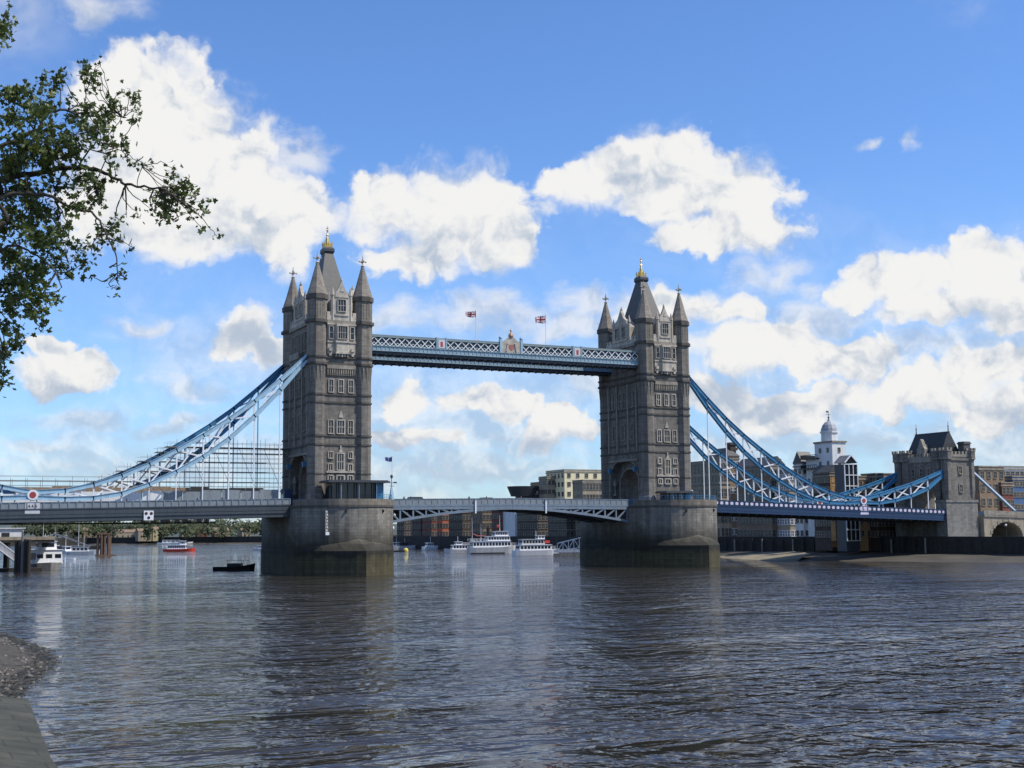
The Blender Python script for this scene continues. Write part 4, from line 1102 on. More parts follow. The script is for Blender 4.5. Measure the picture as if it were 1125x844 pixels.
o = m.build('shore_stones', mat('stones', (.08, .07, .06), .7, .4, 3, .4, c2=(.22, .2, .17))); tag(o, 'loose stones scattered along the shingle edge at the near left', 'stones', kind='stuff')
m = M()
for k in range(1100):
    y = rnd.uniform(-197, -142); ed = interp([(-196, -80.2), (-184, -77.6), (-172, -74.8), (-163, -74.4), (-150, -75.4), (-138, -76.8)], y)
    x = ed+rnd.gauss(-.9, .7); f_ = (x+86.7)/(ed+86.7); z = 1.5-1.72*min(f_, 1)+.06
    a = rnd.random()*PI; l = rnd.uniform(.2, .7); m.add([(x, y, z), (x+l*math.cos(a), y+l*math.sin(a), z+.03), (x+l*math.cos(a)+.1, y+l*math.sin(a)+.15, z+.06), (x+.12, y+.16, z+.08)], [(0,1,2,3)])
tag(m.build('seaweed', mat('seaweed', (.03, .028, .018), .6, .4, 3)), 'dark seaweed strewn along the shingle edge at the near left', 'seaweed', kind='stuff')
p = atz(83, 701)
m = M(); m.rings([(.2, -.1), (.24, .03), (.12, .1)], 6); tag(m.build('stone', MATS['stones'], None, p), 'small dark stone breaking the water right of the shingle', 'stone')

# far bank beyond the bend, left
farl = [(-900, 560), (-90, 700), (60, 790), (175, 690), (260, 650), (900, 900), (4000, 1400), (4000, 5000), (-3000, 5000), (-3000, 560)]
m = M(); m.prism(farl, -4, 4.2); tag(m.build('far_bank_ground', mat('far_ground', (.06, .07, .05), .9, .2, .1)), None, None, kind='structure')
m = M()
for k in range(5):
    a, b = farl[k], farl[k+1]
    m.bar((a[0], a[1], 1.5), (b[0], b[1], 1.5), 1.0, 7.6)
tag(m.build('far_river_wall', wallm), 'dark river wall along the distant left bank', 'wall')
m = M()
m.add([(60, 786, .6), (175, 686, .7), (175, 676, -.1), (110, 716, -.1), (60, 772, -.1)], [(0,1,2,3,4)])
tag(m.build('far_foreshore', mud), None, None, kind='structure')
m = M(); rr = random.Random(3)
pts = []
for i in range(60):
    x = -2500+i*110; pts.append((x, 2600+noise.noise(Vector((i*.3, 0, 0)))*200, 26+18*noise.noise(Vector((i*.22, 4, 0)))))
for i in range(59):
    a, b = pts[i], pts[i+1]; m.add([(a[0], a[1], 0), (b[0], b[1], 0), (b[0], b[1]+300, b[2]), (a[0], a[1]+300, a[2]), (b[0], b[1]+900, 0), (a[0], a[1]+900, 0)], [(0,1,2,3),(3,2,4,5)])
tag(m.build('distant_hill', mat('far_hill', (.07, .09, .08), .9, .3, .01)), None, None, kind='structure')

fol = mat('foliage', (.018, .03, .012), .8, .3, .05, c2=(.075, .09, .035))
def clump(m, c, rx, rz, n, s, r_=rnd):
    for k in range(n):
        a = r_.random()*2*PI; ph = math.acos(r_.uniform(-1, 1)); q = r_.random()**.4
        nz_ = 1+.35*noise.noise(Vector((math.cos(a)*2+c[0], math.sin(a)*2+c[1], ph*2)))
        p = Vector((c[0]+rx*q*nz_*math.sin(ph)*math.cos(a), c[1]+rx*q*nz_*math.sin(ph)*math.sin(a), c[2]+rz*q*nz_*math.cos(ph)))
        u_ = Vector((r_.gauss(0, 1), r_.gauss(0, 1), r_.gauss(0, 1))).normalized(); v_ = u_.orthogonal().normalized()
        ss = s*r_.uniform(.5, 1.2)
        m.add([p-u_*ss-v_*ss*.6, p+u_*ss-v_*ss*.4, p+u_*ss*.8+v_*ss, p-u_*ss*.7+v_*ss*.7], [(0,1,2,3)])
m = M()
for i in range(190):
    y = rr.uniform(775, 920); p = aty(rr.uniform(15, 305), 590, y)
    if p.x < 60 and y < 800: continue
    if i % 7 == 0 and p.x > 95: y = rr.uniform(722, 745) if p.x < 140 else rr.uniform(705, 740); p.x = aty(rr.uniform(150, 305), 590, y).x
    clump(m, (p.x, y, 7+rr.random()*4+(y-700)*.03+3*noise.noise(Vector((p.x*.02, y*.01, 0)))), rr.uniform(3, 8), rr.uniform(3, 6.5), 100, 1.1, rr)
tag(m.build('woodland', fol), 'dense green belt of trees along the distant left bank', 'trees', kind='stuff')
m = M(); r9 = random.Random(9)
for i in range(34):
    x = -130+r9.uniform(0, 120); y = r9.uniform(560, 690)+0; y = max(y, 700-(-90-x)*.1) if x < -90 else 720+ (x+90)*.5+r9.random()*30
    clump(m, (x, y, 12+r9.random()*6), r9.uniform(6, 10), r9.uniform(7, 10), 150, 1.4, r9)
tag(m.build('grove', mat('dark_foliage', (.02, .035, .015), .8, .3, .25, c2=(.05, .07, .03))), 'dark taller trees on the distant bank at the far left', 'trees', kind='stuff')

# ------------------------------------------------------------------ buildings
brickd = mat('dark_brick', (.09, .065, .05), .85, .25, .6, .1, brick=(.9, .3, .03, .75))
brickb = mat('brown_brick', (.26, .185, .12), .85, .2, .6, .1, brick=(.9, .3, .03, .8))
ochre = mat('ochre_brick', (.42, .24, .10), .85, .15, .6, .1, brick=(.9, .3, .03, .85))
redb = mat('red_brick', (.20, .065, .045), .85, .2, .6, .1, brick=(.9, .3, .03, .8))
orangeb = mat('orange_render', (.42, .11, .05), .8, .12, .6)
cream = mat('cream_render', (.76, .67, .42), .8, .08, .5, streak=.12)
whiter = mat('white_render', (.74, .74, .72), .75, .08, .6, streak=.12)
stonew = mat('stone_facade', (.34, .29, .21), .85, .2, .5, .1, streak=.25)
bluec = mat('blue_cladding', (.06, .12, .24), .5, .15, .5)
darkcl = mat('dark_cladding', (.05, .055, .065), .5, .2, .5)
froof = mat('flat_roof', (.16, .16, .17), .8, .2, .5)
def block(name, label, cat, xf, ul, uc, ur, vt, wm_, rows=4, cols=(6, 4), ww=(1.2, 1.7), wf=None, roof='flat', z0=4.9, roofm=None, rh=3.0, cornice=True, group=None, nxz=(2, 2), fr=.15):
    c = atx(uc, vt, xf); yb = atx(ul, vt, xf).y; xr = aty(ur, vt, c.y).x
    xr = max(xr, xf+4.5); yb = max(yb, c.y+4)
    zt = c.z
    t = thing(name, label, cat, (xf, c.y, z0), 0, group)
    H = zt-z0; LX = xr-xf; LY = yb-c.y
    m = M(); m.box(0, LX, 0, LY, -3, H); m.build('wall', wm_, t)
    if cornice:
        m = M(); m.box(-.25, LX+.25, -.25, LY+.25, H-.9, H-.4); m.box(-.15, LX+.15, -.15, LY+.15, H, H+.35); m.build('cornice', portdark, t)
    rm = roofm or froof
    m = M()
    if roof == 'flat': m.box(.4, LX-.4, .4, LY-.4, H, H+.25)
    elif roof == 'hip': m.frus((LX/2+.3, LY/2+.3), (max(.2, LX/2-rh), max(.2, LY/2-rh)), H+.352 if cornice else H, H+rh, (LX/2, LY/2))
    elif roof == 'gable_y':
        m.ext([(-.3, H+.36), (LX+.3, H+.36), (LX/2, H+rh)], 'y', -.2, LY+.2)
    elif roof == 'gable_x':
        m.ext([(-.3, H+.36), (LY+.3, H+.36), (LY/2, H+rh)], 'x', -.2, LX+.2)
    m.build('roof', rm, t)
    wf = wf or portdark
    for r_ in range(rows):
        z = H*(r_+.55)/rows
        if r_ == rows-1 and cornice: z -= .4
        for k in range(cols[0]):
            if cols[0]: window(t, (0, LY*(k+.5)/cols[0], z), NO, min(ww[0], LY/cols[0]*.7), min(ww[1], H/rows*.68), nxz[0], nxz[1], fr, wf, .12)
        for k in range(cols[1]):
            window(t, (LX*(k+.5)/cols[1], 0, z), FR, min(ww[0], LX/cols[1]*.7), min(ww[1], H/rows*.68), nxz[0], nxz[1], fr, wf, .12)
    return t, H, LX, LY
# seen over the middle span
block('apartment_building', 'cream rendered block lit by the sun, left of the right tower', 'building', 172, 600, 620, 668, 516.5, cream, 7, (5, 5), (1.4, 1.6))
block('low_building', 'grey lower block with a row of windows in front of the cream one', 'building', 160, 629, 640, 668, 528, stonew, 5, (3, 8), (1.2, 2.2))
block('stepped_building', 'brown grey stepped block left of the cream one', 'building', 168, 592, 601, 619, 524, stonew, 6, (4, 4), (1.3, 1.6))
tt, H, LX, LY = block('long_building', 'dark long block with a pale window band and a curved prow, over the middle span', 'building', 162, 566, 577, 603, 535, darkcl, 5, (6, 6), (2.2, 1.2), white)
m = M(); m.rings([(5.5, H-4), (7.0, H-.5), (7.3, H+.3)], 16, (1.0, LY*.4), sy=.9); m.build('prow', lead, tt)
block('tall_warehouse', 'tan block rising a little behind the dark long one', 'building', 190, 583, 596, 622, 530, brickb, 5, (4, 6))
# warehouses under the drawbridge
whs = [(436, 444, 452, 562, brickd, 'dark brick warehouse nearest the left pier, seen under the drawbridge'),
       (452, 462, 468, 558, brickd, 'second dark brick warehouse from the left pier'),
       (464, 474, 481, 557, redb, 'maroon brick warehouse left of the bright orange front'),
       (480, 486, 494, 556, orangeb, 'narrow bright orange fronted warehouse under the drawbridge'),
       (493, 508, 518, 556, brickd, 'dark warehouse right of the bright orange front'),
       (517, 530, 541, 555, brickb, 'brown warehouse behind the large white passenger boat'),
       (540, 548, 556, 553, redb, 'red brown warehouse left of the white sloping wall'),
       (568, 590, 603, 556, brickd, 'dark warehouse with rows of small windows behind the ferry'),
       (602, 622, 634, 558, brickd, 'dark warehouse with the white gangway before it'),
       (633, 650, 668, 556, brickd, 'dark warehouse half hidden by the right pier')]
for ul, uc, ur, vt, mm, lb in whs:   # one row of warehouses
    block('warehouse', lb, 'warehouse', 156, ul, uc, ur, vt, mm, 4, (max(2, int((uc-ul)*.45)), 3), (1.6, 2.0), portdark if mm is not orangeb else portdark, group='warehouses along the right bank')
t = thing('white_building', 'white building with a sloping gable, seen under the drawbridge joint', 'building', atx(566, 590, 158))
m = M(); m.ext([(0, -8), (16, -8), (16, 2), (7, 11), (0, 11)], 'y', 0, 14); m.build('wall', whiter, t)
m = M(); m.ext([(6.6, 11.3), (7.2, 11.4), (16.6, 2.2), (16.2, 1.6)], 'y', -.3, 14.3); m.build('roof', froof, t)
for k in range(3): window(t, (2.5+k*4, 0, 1.0), FR, 1.3, 1.6, 2, 2, .12, portdark, .1)

# between the right tower and the cupola
tt, H, LX, LY = block('wharf_building', 'grey stone block with a deep cornice right beside the right tower', 'building', 170, 738, 790, 800, 506, stonew, 6, (14, 3), (1.5, 2.6))
m = M(); m.box(-.5, LX+.3, -.3, LY+.3, H*.70, H*.73); m.build('cornice', portdark, tt)
block('slate_building', 'dark slate roofed block behind the blue chains, left of the chimney', 'building', 176, 776, 800, 812, 502, brickb, 6, (6, 3), (1.3, 2), white, roof='hip', roofm=slate, rh=3.4)
t = thing('chimney', 'tall square dark chimney behind the blue chains', 'chimney', atx(805.5, 560, 180))
m = M(); m.frus((1.4, 1.4), (1.1, 1.1), -8, 22.6); m.frus((1.5, 1.5), (1.6, 1.6), 20.6, 21.6); m.build('stack', brickd, t)
m = M(); m.box(-1.5, 1.5, -1.5, 1.5, 22.6, 23.4); m.build('cap', lead, t)
block('riverside_block', 'long brown block between the chimney and the white gabled house', 'building', 168, 808, 846, 862, 512, brickb, 6, (10, 4), (1.3, 1.9), portdark, roof='gable_y', roofm=slate, rh=3.2)
block('rooftop_block', 'pale block rising behind the long brown one', 'building', 182, 826, 842, 858, 505, whiter, 5, (4, 3), (1.2, 1.5))
block('pale_block', 'pale grey block just left of the white gabled house', 'building', 170, 852, 866, 876, 517, stonew, 6, (5, 3), (1.2, 1.7), white)
tt, H, LX, LY = block('gabled_house', 'white house with a slate gable left of the cupola tower', 'house', 166, 872, 881, 889, 510, whiter, 6, (2, 2), (1.0, 1.4), portdark, roof='gable_x', roofm=slate, rh=4.0)
# brewhouse with cupola
c = atx(914, 486, 166)
t = thing('brewhouse', 'white weatherboarded tower with a domed cupola and weather vane', 'building', (166, c.y, 4.9))
H = c.z-4.9; LXb = 5.2
m = M(); m.box(0, LXb, 0, 8.0, -2, H); m.build('wall', whiter, t)
m = M(); m.box(-.3, LXb+.3, -.3, 8.3, H, H+.5); m.build('cornice', portdark, t)
m = M(); m.box(0.3, 6, 8.0, 12.6, -2, H-4.6); m.build('wing', whiter, t)
for z in (H-7.6, H-4.6):
    m = M(); m.box(-1.2, 6.2, 6.0, 13.4, z, z+.35); 
    for k in range(9): m.box(-1.2, -1.1, 6.0+k*.9, 6.1+k*.9, z+.35, z+1.3)
    m.box(-1.2, -1.1, 6.0, 13.4, z+1.2, z+1.35); m.box(-1.2, 6.2, 13.3, 13.4, z+.35, z+1.35); m.build('gallery', black, t)
m = M(); cx, cy = 2.6, 4.2
m.rings([(2.5, H+.5), (2.5, H+3.0), (2.85, H+3.1), (2.85, H+3.5)], 8, (cx, cy)); d = m.build('drum', whiter, t)
m = M(); m.rings([(2.5, H+3.5), (2.35, H+4.4), (1.9, H+5.5), (1.2, H+6.3), (.4, H+6.7), (.25, H+7.4)], 12, (cx, cy)); m.build('dome', mat('dome_lead', (.30, .31, .33), .5, .2, 1.5), t)
m = M(); m.tube([(cx, cy, H+7.2), (cx, cy, H+9.8)], [.12, .05], 6); m.ball((cx, cy, H+7.8), .3, 6, 5); m.bar((cx-.9, cy, H+8.7), (cx+.9, cy, H+8.7), .1); m.box(cx-.9, cx-.1, cy-.03, cy+.03, H+9.3, H+9.8); m.build('weather_vane', lead, t)
for z in (H-2.2, H-6.2, H-10.5, H-15): 
    window(t, (2.6, 0, z), FR, .8, 1.2, 2, 2, .12, portdark, .1)
    for y in (2, 5.5): window(t, (0, y, z), NO, .8, 1.2, 2, 2, .12, portdark, .1)
for z in (H-11, H-15, H-20):
    for y in (9.4, 11.4): window(t, (.3, y, z), NO, .8, 1.2, 2, 2, .12, portdark, .1)
tt, H, LX, LY = block('brewery_wing', 'dark fronted block with a bright ochre end wall below the cupola tower', 'building', 162, 893, 911.5, 920, 520, brickd, 6, (7, 2), (1.2, 1.6), portdark, roof='gable_y', roofm=slate, rh=2.6)
m = M(); m.box(.05, LX-.05, -.12, -.003, -2, H-.95); m.build('end_wall', ochre, tt)
for r_ in range(5): window(tt, (LX/2, -.12, H*(r_+.5)/6), FR, .9, 1.3, 2, 2, .12, portdark, .1)
tt, H, LX, LY = block('glazed_gable_building', 'block with a glazed white framed gable front, right of the cupola tower', 'building', 158, 918, 927, 941, 510, darkcl, 0, (0, 0), roof='gable_y', roofm=froof, rh=2.6, cornice=False)
m = M(); m.box(.3, LX-.3, -.15, -.003, 0, H-.2); m.ext([(.4, H+.4), (LX-.4, H+.4), (LX/2, H+2.3)], 'y', -.35, -.22); m.build('glazing', glass, tt)
m = M()
for k in range(8): m.box(0, LX, -.4, -.1, H*k/7-.12, H*k/7+.1)
for k in range(4): m.box(LX*k/3-.1, LX*k/3+.1, -.36, -.08, 0, H)
m.bar((0, -.4, H+.4), (LX/2, -.4, H+2.6), .3); m.bar((LX, -.4, H+.4), (LX/2, -.4, H+2.6), .3); m.build('frame', white, tt)
block('ochre_building', 'narrow ochre brick block right of the glazed gable', 'building', 164, 939, 942, 950, 524, ochre, 5, (1, 2), (.9, 1.4))
block('brown_building', 'low brown brick block left of the abutment tower', 'building', 168, 946, 962, 990, 521, brickd, 6, (5, 7), (1.3, 1.6), portdark)
block('striped_building', 'paler block with white window bands behind the abutment end of the blue span', 'building', 176, 975, 990, 1018, 526, brickb, 6, (4, 8), (2.0, 1.3), offwhite)
# lit brick pier below the span
p = atx(918, 578, 158)
t = thing('brick_block', 'short sunlit tan brick block standing under the royal blue span', 'building', (158, p.y, 0))
m = M(); m.box(0, 2.4, 0, 2.0, 4.9, 10.2); m.build('wall', ochre, t)
m = M(); m.box(-.15, 2.55, -.15, 2.15, 10.2, 10.5); m.build('coping', portdark, t)
# right of the abutment
block('brick_block_building', 'brown brick block with a parapet, right of the abutment tower', 'building', 205, 1071, 1075, 1103, 513, brickb, 5, (2, 4), (1.3, 2.0), portdark)
block('red_building', 'red fronted block with a blue upper storey near the right edge', 'building', 213, 1098, 1100, 1113, 531, redb, 4, (1, 3), (1.8, 1.8))
block('blue_building', 'dark blue clad block at the right edge', 'building', 218, 1108, 1112, 1140, 524, bluec, 5, (1, 8), (1.6, 1.4))
block('white_roofed_building', 'pale topped block behind the red and blue ones', 'building', 232, 1095, 1099, 1145, 513, whiter, 6, (1, 9), (1.8, 1.2), portdark)
# approach viaduct
t = thing('approach_viaduct', 'stone approach viaduct with an arch, right of the abutment tower', 'viaduct', (184, -11, 0))
g0 = lambda x: 11.8-.03*x
seg = [(0, 4.9), (0, g0(0)), (60, g0(60)), (60, 4.9), (14.6, 4.9), (14.6, 6.0), (13.6, 8.0), (11.4, 9.4), (8.6, 9.9), (5.8, 9.4), (3.6, 8.0), (2.6, 6.0), (2.6, 4.9)]
m = M(); m.ext(seg, 'y', 0, 21); m.build('wall', stonew, t)
m = M(); m.ext([(0, g0(0)), (0, g0(0)+1.2), (60, g0(60)+1.2), (60, g0(60))], 'y', -.15, .25); m.ext([(0, g0(0)-.5), (0, g0(0)-.1), (60, g0(60)-.1), (60, g0(60)-.5)], 'y', -.3, -.003); m.build('parapet', portdark, t)
m = M()
for k in range(10):
    a0 = PI*k/9; m.box(8.6-6.3*math.cos(a0)-.4, 8.6-6.3*math.cos(a0)+.4, -.12, -.003, 5.0+4.9*math.sin(a0)-.1, 5.7+4.9*math.sin(a0))
m.build('arch_ring', portdark, t)
for k in range(3):
    p = (190+k*7.2, -13, 5.0)
    tl = thing('street_lamp', ['globe lamp nearest the abutment tower', 'globe lamp before the viaduct arch', 'globe lamp nearest the right edge'][k], 'lamp', p, 0, 'globe lamps on the right bank')
    m = M(); m.rings([(.2, 0), (.12, .6), (.07, 3.6)], 8); m.build('post', black, tl); m = M(); m.ball((0, 0, 3.9), .34); m.build('globe', white, tl)

# far bank buildings on the left
fb_ = [(62, 70, 84, 584, cream, 'tan block with pale walls among the dark trees at the far left'),
       (84, 92, 112, 578, brickb, 'brown block right of the tan one on the far bank'),
       (118, 126, 150, 581, stonew, 'grey block on the far bank behind the timber piles'),
       (148, 152, 167, 579, stonew, 'grey block left of the bright yellow one on the far bank'),
       (166, 168, 178, 577, mat('yellow_render', (.45, .40, .22), .8, .1, .5), 'bright yellow block on the far bank'),
       (196, 200, 212, 581, stonew, 'small pale house among trees on the far bank'), (214, 218, 228, 579, redb, 'red roofed house among trees on the far bank'),
       (232, 236, 252, 578, brickb, 'tan terrace with pale gables on the far bank'), (262, 266, 276, 580, stonew, 'last pale house before the left pier on the far bank')]
for ul, uc, ur, vt, mm, lb in fb_:
    a = atz(uc, 594, 4.2); dr = (a-CAM); dr.z = 0; dr.normalize()
    y0 = 748 if uc > 140 else 800
    p = aty(uc, vt+5, y0+(0 if uc > 100 else 20)); xr = aty(ur, vt, p.y).x
    t = thing('waterside_building', lb, 'building', (p.x, p.y, 4.2), 0, 'buildings on the far bank')
    H = max(5, p.z-4.2); W_ = xr-p.x
    m = M(); m.box(0, W_, 0, 12, -2, H); m.build('wall', mm, t)
    m = M(); m.ext([(-.3, H), (12.3, H), (6, H+2.4)], 'x', -.2, W_+.2); rf_ = m.build('roof', brickb if mm is not redb else redb, t)
    for k in range(2): m = M(); m.box(W_*(k*.6+.2)-.4, W_*(k*.6+.2)+.4, 5.5, 6.5, H+1.5, H+3.6); m.build('chimney', brickd, rf_)
    for r_ in range(max(1, int(H/3.2))):
        for k in range(max(2, int(W_/4))): window(t, (W_*(k+.5)/max(2, int(W_/4)), 0, 1.8+r_*3.1), FR, .9, 1.2, 1, 1, .1, portdark, .1)

# ------------------------------------------------------------------ boats
def hull(L, Bm, D, bow=.25, sheer=.35, fb0=.0):
    """x along, bow at +x; waterline at z=0"""
    m = M(); n = 10; vs = []
    for i in range(n+1):
        f_ = i/n; x = -L/2+L*f_
        wv = 1.0 if f_ < 1-bow else math.sqrt(max(0, 1-((f_-(1-bow))/bow)**2))
        if f_ < .12: wv *= .86+.14*f_/.12
        wv = max(wv, .02); zt = D*(1+sheer*max(0, (f_-.45)/.55)**2)
        hw = Bm/2*wv
        vs += [(x, -hw*.8, -.4), (x+(.03*L if i == n else 0), -hw, zt), (x+(.03*L if i == n else 0), hw, zt), (x, hw*.8, -.4)]
    fs = []
    for i in range(n):
        a, b = i*4, i*4+4
        fs += [(a, b, b+1, a+1), (a+1, b+1, b+2, a+2), (a+2, b+2, b+3, a+3), (a+3, b+3, b, a)]
    fs += [(0, 1, 2, 3), (n*4+3, n*4+2, n*4+1, n*4)]
    m.add(vs, fs); return m
def cabin(t, x0, x1, hw, z0, z1, m_, nwin, name='cabin', wz=None, sl=.3, gl=None, ends=True):
    m = M(); m.prism([(x0, -hw), (x1, -hw), (x1, hw), (x0, hw)], z0, z1, [(x0+sl, -hw*.94), (x1-sl, -hw*.94), (x1-sl, hw*.94), (x0+sl, hw*.94)])
    m.box(x0-.1, x1+.1, -hw-.1, hw+.1, z1, z1+.12); o = m.build(name, m_, t)
    st = (x1-x0-2*sl)/nwin; zc = (z0+z1)/2+.1; hh = (z1-z0)*.26
    wm1 = M(); wm1.box(-st*.36, st*.36, -.03, .03, -hh, hh); me = wm1.mesh('window', gl or glass)
    for s_ in (-1, 1):
        for k in range(nwin): put(me, 'window', o, (x0+sl+st*(k+.5), s_*hw*.985, zc))
    for x in (x0+sl*.5-.02, x1-sl*.5+.02) if ends else ():
        q = M(); q.box(-.03, .03, -hw*.7, hw*.7, -hh, hh); q.build('window', gl or glass, o, (x, 0, zc))
    return o
def rail(t, x0, x1, hw, z, h=.9, name='rail'):
    m = M()
    for s_ in (-1, 1):
        m.bar((x0, s_*hw, z+h), (x1, s_*hw, z+h), .07); m.bar((x0, s_*hw, z+h*.5), (x1, s_*hw, z+h*.5), .05)
        k = x0
        while k <= x1: m.bar((k, s_*hw, z), (k, s_*hw, z+h), .07); k += 1.2
    m.build(name, white, t)
def mast(t, x, z0, z1, m_=white, name='mast'):
    m = M(); m.tube([(x, 0, z0), (x, 0, z1)], [.1, .05], 6); m.bar((x, -.8, z0+(z1-z0)*.7), (x, .8, z0+(z1-z0)*.7), .07); m.build(name, m_, t)
VX = math.atan2(-rt.y*0+0, 1)
# white tour boat at the left pier
p = atz(53, 626); p.y += 3; p.x -= 1.0
t = thing('tour_boat', 'white tour boat with three dark front windows, moored at the left landing stage', 'boat', (p.x, p.y, 0), R(-80))
hull(13, 7.2, 1.5, .2, .25).build('hull', mat('grey_hull', (.30, .29, .27), .5, .15, 1, streak=.3), t)
m = M(); m.box(-6.2, 4.6, -3.66, 3.66, 1.42, 1.58); m.build('rubbing_strake', offwhite, t)
o = cabin(t, -5.6, 5.2, 3.35, 1.6, 4.9, white, 5, sl=.2, ends=False)
cabin(t, 0.5, 4.0, 2.2, 5.02, 7.0, white, 3, 'wheelhouse', sl=.25)
rail(t, -5.4, 0.2, 3.0, 5.02)
m = M()
for y in (-2.2, 0, 2.2): m.box(5.0, 5.16, y-.75, y+.75, 2.9, 3.9)
m.build('front_window', glass, o)
mast(t, 1.5, 7.0, 9.0)
# red and white ferry
p = atz(197, 606)
t = thing('ferry', 'small red hulled ferry with white upperworks out on the river at the left', 'boat', (p.x, p.y, 0), R(-20))
hull(14.5, 4.6, 1.15, .3, .35).build('hull', mat('orange_red_hull', (.62, .06, .03), .45, .1, 1), t)
cabin(t, -5.2, 3.2, 2.0, 1.1, 3.0, white, 8, sl=.2); cabin(t, .3, 3.0, 1.5, 3.1, 4.9, white, 3, 'wheelhouse'); rail(t, -6, 0, 1.8, 3.1)
m = M(); m.box(-6.6, -.2, -1.9, 1.9, 4.7, 4.85); 
for x in (-6.4, -3.4, -.4):
    for y in (-1.8, 1.8): m.bar((x, y, 3.1), (x, y, 4.7), .08)
m.build('awning', darksteel, t)
# black workboat
p = atz(257, 627)
t = thing('workboat', 'black open workboat with a canopy frame, left of the left pier', 'boat', (p.x, p.y, 0), R(-24))
hull(9.4, 3.0, .95, .35, .75).build('hull', black, t)
m = M(); m.box(-1.4, 1.9, -1.1, 1.1, .9, 1.7); m.build('cabin', black, t)
m = M(); m.box(-1.6, 3.6, -1.25, 1.25, 2.35, 2.45)
for x in (-1.4, .3, 1.9, 3.3):
    for y in (-1.15, 1.15): m.bar((x, y, .9), (x, y, 2.4), .08)
m.build('canopy_frame', black, t)
m = M(); m.box(-1.42, -1.40, -.8, .8, 1.05, 1.55); m.build('window', glass, t)
# launch half hidden by the left pier
p = atz(287, 605)
t = thing('launch', 'pale launch partly hidden behind the left edge of the left pier', 'boat', (p.x, p.y, 0), R(150)); hull(8, 2.6, 1.0).build('hull', offwhite, t); cabin(t, -2, 1.5, 1.0, 1.0, 2.3, white, 3)
# boats in the middle
p = atz(503, 608)
t = thing('cabin_cruiser', 'grey white cabin cruiser, leftmost of the moored boats between the piers', 'boat', (p.x, p.y, 0), R(172))
hull(10.5, 3.6, 1.5, .35, .3).build('hull', offwhite, t); cabin(t, -4, 2.6, 1.5, 1.5, 3.1, white, 5, sl=.4); cabin(t, -1.5, 1.2, 1.3, 3.2, 4.3, white, 3, 'wheelhouse', sl=.3); mast(t, 0, 4.3, 6.5); rail(t, -4.8, -1.6, 1.4, 3.1)
p = atz(541, 608)
t = thing('passenger_ship', 'large old white passenger ship with a tall mast and a row of wheelhouse windows', 'ship', (p.x, p.y, 0), R(-7))
hull(19, 5.6, 2.3, .22, .3).build('hull', mat('grey_white_hull', (.62, .62, .60), .5, .1, 1, streak=.25), t)
m = M(); m.box(-9.2, 4, -2.84, 2.84, -.1, .35); m.build('boot_line', black, t)
cabin(t, -8.4, 6.6, 2.5, 2.3, 4.5, white, 12, 'main_deck', sl=.1); cabin(t, -2.5, 6.4, 2.3, 4.65, 6.3, white, 8, 'upper_deck', sl=.2); cabin(t, .4, 5.8, 2.0, 6.45, 8.2, white, 7, 'bridge_house', sl=.2)
m = M(); m.rings([(.7, 6.3), (.6, 9.6), (.65, 9.7)], 10, (-1.7, 0)); m.build('funnel', black, t)
mast(t, -8, 4.6, 13.5); mast(t, 3, 8.2, 14.5); mast(t, -4.5, 4.6, 11); rail(t, -9, -2.6, 2.4, 4.6); rail(t, -2.4, 7.6, 2.2, 8.3, .7) if False else rail(t, 6.0, 9.2, 1.6, 2.9)
m = M(); m.tube([(-8, 0, 7.6), (-6, 0, 6.6), (-3, 0, 6.5), (-1.9, 0, 7.2)], .16, 6); m.build('furled_awning', mat('furled_canvas', (.45, .12, .10), .8, .2, 2), t)
m = M(); m.ball((2.2, 0, 10.2), .5); m.build('ball_signal', red, t)
p = atz(589, 610)
t = thing('river_ferry', 'modern white river ferry with two rows of windows and a small red flag', 'boat', (p.x, p.y, 0), R(-5))
hull(16.5, 5.0, 1.7, .3, .25).build('hull', white, t); cabin(t, -7, 5, 2.3, 1.7, 3.5, white, 9, 'lower_deck', sl=.3, gl=glass); cabin(t, -6, 2.5, 2.1, 3.65, 5.4, offwhite, 7, 'upper_deck', sl=.4); cabin(t, .2, 2.8, 1.4, 5.55, 6.6, white, 2, 'wheelhouse', sl=.2); mast(t, 0, 6.5, 8.6)
m = M(); m.box(3.4, 5.2, -.03, .03, 4.1, 5.0); m.bar((3.4, 0, 3.4), (3.4, 0, 5.1), .08); m.build('ensign', red, t)
rail(t, 2.8, 7.2, 1.5, 2.1)
# gangway and pontoon beside the right pier
p = atz(628, 611)
t = thing('pontoon_gangway', 'white truss gangway rising to the right beside the right pier', 'gangway', (p.x, p.y, 0), R(-30))
m = M(); m.box(-6, 12, -2.2, 2.2, -.3, .9); m.build('pontoon', portdark, t)
m = M()
for y in (-1.1, 1.1):
    m.bar((-4.6, y, 1.6), (8, y, 3.6), .25); m.bar((-4.6, y, 4.2), (8, y, 7.2), .35)
    for k in range(8):
        a = k/7; b = min(1, (k+1)/7)
        A_ = lambda q: Vector((-4.6+12.6*q, y, 1.6+2*q)); B_ = lambda q: Vector((-4.6+12.6*q, y, 4.2+3*q))
        m.bar(A_(a), B_(a), .16)
        if k < 7: m.bar(A_(b) if k % 2 else A_(a), B_(a) if k % 2 else B_(b), .16)
m.build('truss', white, t)
m = M(); m.box(-5, 9, -2.0, 2.0, 8.4, 8.6)
for x in (-4.8, 2, 8.8): 
    for y in (-1.9, 1.9): m.bar((x, y, .9), (x, y, 8.4), .12)
m.build('canopy', darksteel, t)
m = M()
for k in range(12): m.bar((-5.8+k*1.4, -2.1, .9), (-5.8+k*1.4, -2.1, 2.6), .1)
m.box(-5.8, 10, -2.14, -2.06, 1.2, 2.3); m.build('fence', offwhite, t)
